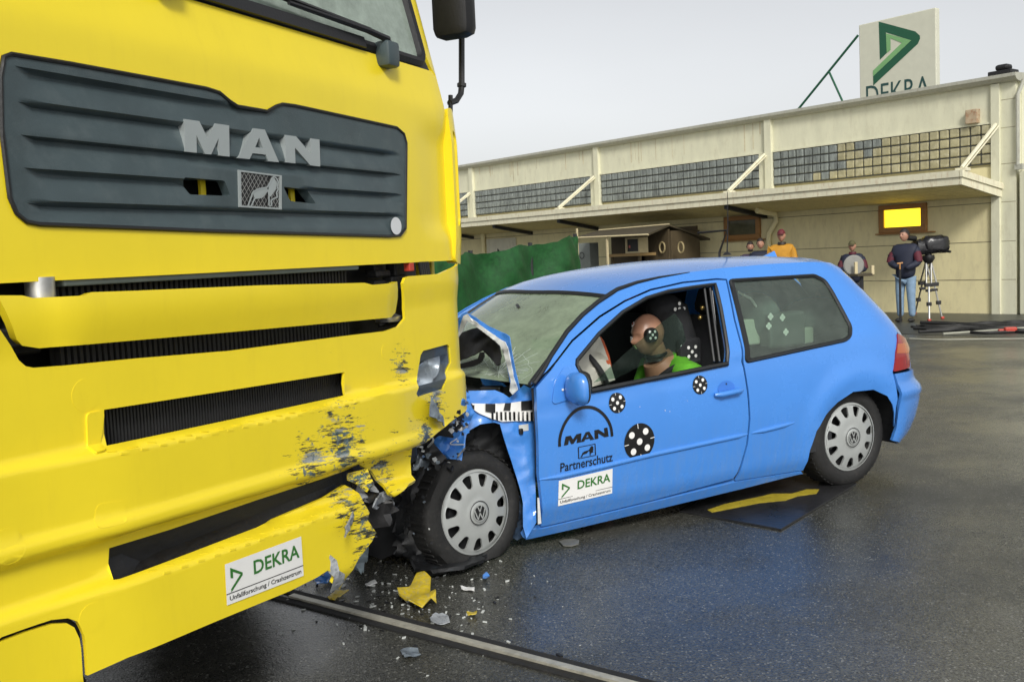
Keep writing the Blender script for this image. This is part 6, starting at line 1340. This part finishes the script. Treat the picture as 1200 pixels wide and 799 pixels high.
# ---- equipment stand with two white uprights
S0 = at(1010, 322, 18.0); sx = np.array((1., 0, 0)); eqs = thing('equipment_stand', (S0[0], S0[1], 0), 'small dark tray with two white uprights in front of the youth in the olive cap', 'stand')
b_ = MB(); b_.box(S0, (.36, .25, .05), np.array([[.93, .3, 0], [-.3, .93, 0], [.12, 0, 1]]).T, .01); b_.build('tray', pbr('tray_brown', (.06, .05, .03), .6), eqs)
for px in ((1003, 307, 323), (1022.5, 311, 322)):
    a = at(px[0], px[1], 17.95); c = at(px[0], px[2], 17.95); b_ = MB(); b_.box((a+c)/2, (.055, .05, a[2]-c[2]), None, .006); b_.build('upright', M['paletimber'], eqs)
b_ = MB(); b_.tube([(S0[0], S0[1], 0), S0], .03, 8); b_.build('post', M['dark'], eqs)
gd = at(1000.5, 311, 18.1); b_ = MB(); b_.lathe([(0, .02), (.17, .02), (.19, 0), (.17, -.02), (0, -.02)], gd, sx, zU, np.array((0, -1., 0)), 24); tag(b_.build('grey_case', M['greycl'], loc=gd, smooth=True), 'round grey case held against the chest of the youth in the olive cap', 'case')
# ---- video camera in a black rain cover on a tripod
cb_ = at(1090, 291, 17.9); vid = thing('video_camera', cb_, 'professional video camera in black rain cover on the silver tripod', 'video camera')
rg = np.array((1., 0, 0)); bk = np.array((0, 1., 0))
def blob(c, r, amp=.12, sd=0):
    b_ = MB(); b_.ball(c, (1, 1, 1), 26, 16, lambda p, q: (rg*math.copysign(abs(q[0])**.6, q[0])*r[0]+bk*math.copysign(abs(q[1])**.6, q[1])*r[1]+zU*math.copysign(abs(q[2])**.6, q[2])*r[2])*(1+amp*noise.noise(Vector(q*2.5)+Vector((sd, 0, 0)))+amp*.5*noise.noise(Vector(q*7)))); return b_
M['cover'] = pbr('rain_cover', (.012, .012, .014), .28, var=.2, bump=.5, bscale=20)
q = at(1095, 286.5, 17.9); blob(q, (.24, .17, .16), .14, 1).build('rain_cover', M['cover'], vid, smooth=True)
q = at(1078, 290, 17.9); blob(q, (.12, .15, .14), .2, 4).build('body', M['cover'], vid, smooth=True)
b_ = MB(); b_.tube([at(1072, 279.5, 17.9), at(1063, 278.5, 17.8)], .05, 12); b_.build('viewfinder', M['black'], vid, smooth=True)
b_ = MB(); b_.tube([at(1092, 294, 17.8), at(1107, 294, 17.8), at(1114, 295, 17.7)], .022, 8); b_.build('pan_handle', M['black'], vid, smooth=True)
tb_ = hz(1090, 376); tr_ = thing('tripod', (tb_[0], tb_[1], 0), 'silver two stage tripod with dark joints under the video camera', 'tripod')
apex = at(1088, 303, 17.9); b_ = MB(); b_.lathe([(.10, .06), (.11, 0), (.07, -.07), (.03, -.1)], apex, rg, bk, zU, 16, True); b_.tube([apex+zU*.05, apex+zU*.13], .06, 10); b_.build('head', M['black'], tr_, smooth=True)
for (fx_, fy_, mx, my) in ((1089, 377.5, 1088.5, 329), (1104.5, 374.5, 1096, 329), (1072, 362, 1077, 330)):
    f3 = hz(fx_, fy_) if fy_ > 370 else hz(fx_, 368.5); b_ = MB(); md = apex+(f3-apex)*.42; lg = None
    for k in (-1, 1): b_.tube([apex+rg*.045*k-zU*.05, md+rg*.045*k], .016, 8)
    b_.tube([md, apex+(f3-apex)*.97], .016, 8); lg = b_.build('leg', M['alu'], tr_, smooth=True)
    b_ = MB(); b_.box(md, (.15, .06, .07), None, .01); b_.box(md-zU*.10, (.11, .05, .05), None, .01); b_.box(apex+(f3-apex)*.72, (.08, .06, .07), None, .01); b_.build('leg_clamp', M['black'], lg)
    b_ = MB(); b_.box(np.array((f3[0], f3[1], .035)), (.055, .055, .045), None, .01); b_.build('foot', M['redplug'], lg)
# ================================================================== DEBRIS ON THE ASPHALT
rr = random.Random(77)
def deb(name, px, mm, lab, cat, h=.03, th=.004, jit=1., grp=None, lift=.004):
    P = [hz(x, y) for x, y in px]; c = np.mean(P, 0); sd = rr.random()*50
    X = np.array((1., 0, 0)); Y = np.array((0, 1., 0)); size = max(np.linalg.norm(p-c) for p in P)
    def S(a, b): 
        r_ = math.hypot(a, b)/size; return c+X*a+Y*b+zU*(lift+th+h*max(0, .55+.6*noise.noise(Vector((a*9/max(size*4, .2), b*9/max(size*4, .2), sd)))+.3*noise.noise(Vector((a*40, b*40, sd))))*(.4+.6*r_))
    m = MB(); patch(m, S, [(p[0]-c[0], p[1]-c[1]) for p in P], (), max(.012, size/6), th=th, sgn=1); o = m.build(name, mm, loc=(c[0], c[1], 0), smooth=True, sharp=30); return tag(o, lab, cat, grp)
M['debyellow'] = pbr('broken_yellow_plastic', (.62, .46, .02), .45, var=.3, scale=30, col2=(.35, .36, .33), c2lo=.5, c2hi=.75)
deb('bumper_fragment', [(466, 700), (478, 697), (486, 688), (492, 681), (498, 684), (505, 690), (504, 699), (511, 704), (512, 716), (505, 712), (496, 718), (480, 716), (470, 709)], M['debyellow'], 'jagged yellow piece of truck bumper lying on the asphalt before the front wheel', 'fragment', .09, .006)
o = deb('tyre_strip', [(481, 659), (492, 664), (512, 665), (530, 662), (545, 659), (556, 657), (566, 657), (569, 663), (560, 671), (546, 676), (525, 680), (505, 681), (488, 677), (483, 668)], M['tornrubber'], 'curved black strip of torn trim below the front hubcap', 'trim strip', .06, .02)
o = deb('tyre_strip', [(530, 648), (545, 650), (560, 651), (569, 655), (570, 662), (560, 660), (545, 657), (532, 653)], M['tornrubber'], 'short black scrap of torn trim close under the front tyre', 'trim strip', .05, .012)
deb('drain_cover', [(655, 636), (662, 634), (672, 633.5), (679, 635), (678, 639), (670, 641.5), (660, 641)], pbr('drain_metal', (.2, .2, .18), .5, .3, var=.3, scale=40), 'small round pale disc lying flat on the asphalt below the door sill', 'disc', .004, .006)
deb('grey_tile', [(469, 766), (478, 763), (489, 762.5), (493, 769), (482, 774), (474, 775)], M['shardgrey'], 'bent grey square of plastic in the foreground left of the rail', 'fragment', .02)
deb('grey_tile', [(504, 727), (511, 722), (525, 723), (527, 731), (516, 734), (506, 732)], M['torn'], 'rough grey square of fibre just right of the yellow fragment', 'fragment', .015)
deb('blue_paper', [(404, 677), (416, 664), (427, 650), (434, 652), (430, 668), (424, 685), (413, 680)], pbr('pale_blue_plastic', (.40, .50, .54), .4, var=.2, scale=20), 'pale blue torn sheet sticking out below the broken bumper corner', 'sheet', .14, .003)
deb('blue_scrap', [(566, 677), (570, 675.5), (574, 678), (570, 682), (566, 681)], M['blue'], 'small blue paint flake on the asphalt right of the torn trim', 'fragment', .02)
deb('blue_liner', [(368, 684), (384, 676), (392, 680), (384, 686), (372, 690)], M['blue'], 'dark blue piece wedged under the truck bumper beside the sticker', 'fragment', .05)
deb('white_splinter', [(428, 686), (439, 682), (442, 685), (431, 689)], M['whitetape'], 'white splinter on the rail side below the torn bumper', 'splinter', .015)
deb('white_splinter', [(540, 689), (556, 691), (556, 694), (541, 692)], M['whitetape'], 'white splinter lying right of the yellow fragment', 'splinter', .01)
deb('white_piece', [(466, 648), (478, 646), (479, 654), (468, 656)], M['whitetape'], 'small square white piece beside the torn liner', 'fragment', .03)
deb('yellow_chip', [(547, 719), (559, 719), (558, 723), (548, 723)], M['debyellow'], 'tiny yellow chip right of the large yellow fragment', 'fragment', .012)
deb('yellow_splinter', [(384, 703), (394, 694), (409, 696), (396, 702), (390, 707)], M['debyellow'], 'thin yellow splinter on the end of the guide rail', 'splinter', .02)
crumb = MB(); crumb2 = MB()
for k in range(340):
    x = rr.gauss(480, 75); y = rr.gauss(700, 32)
    if not (300 < x < 700 and 640 < y < 799): continue
    P = hz(x, y); s = abs(rr.gauss(.0025, .0035))+.0015; a = rr.random()*6; c = (P[0], P[1], s*.3+.001)
    (crumb if rr.random() < .6 else crumb2).box(c, (s*2.2, s*1.3, s*.6), np.array([[cos(a), -sin(a), .2], [sin(a), cos(a), .1], [-.2, -.1, 1]]))
tag(crumb.build('glass_crumbs', pbr('crumb_pale', (.5, .52, .5), .2, var=.3)), 'pale crumbs of glass and plastic scattered over the asphalt below the crushed corner', 'crumbs', kind='stuff')
tag(crumb2.build('dark_crumbs', M['black']), 'black crumbs of plastic scattered over the asphalt below the crushed corner', 'crumbs', kind='stuff')
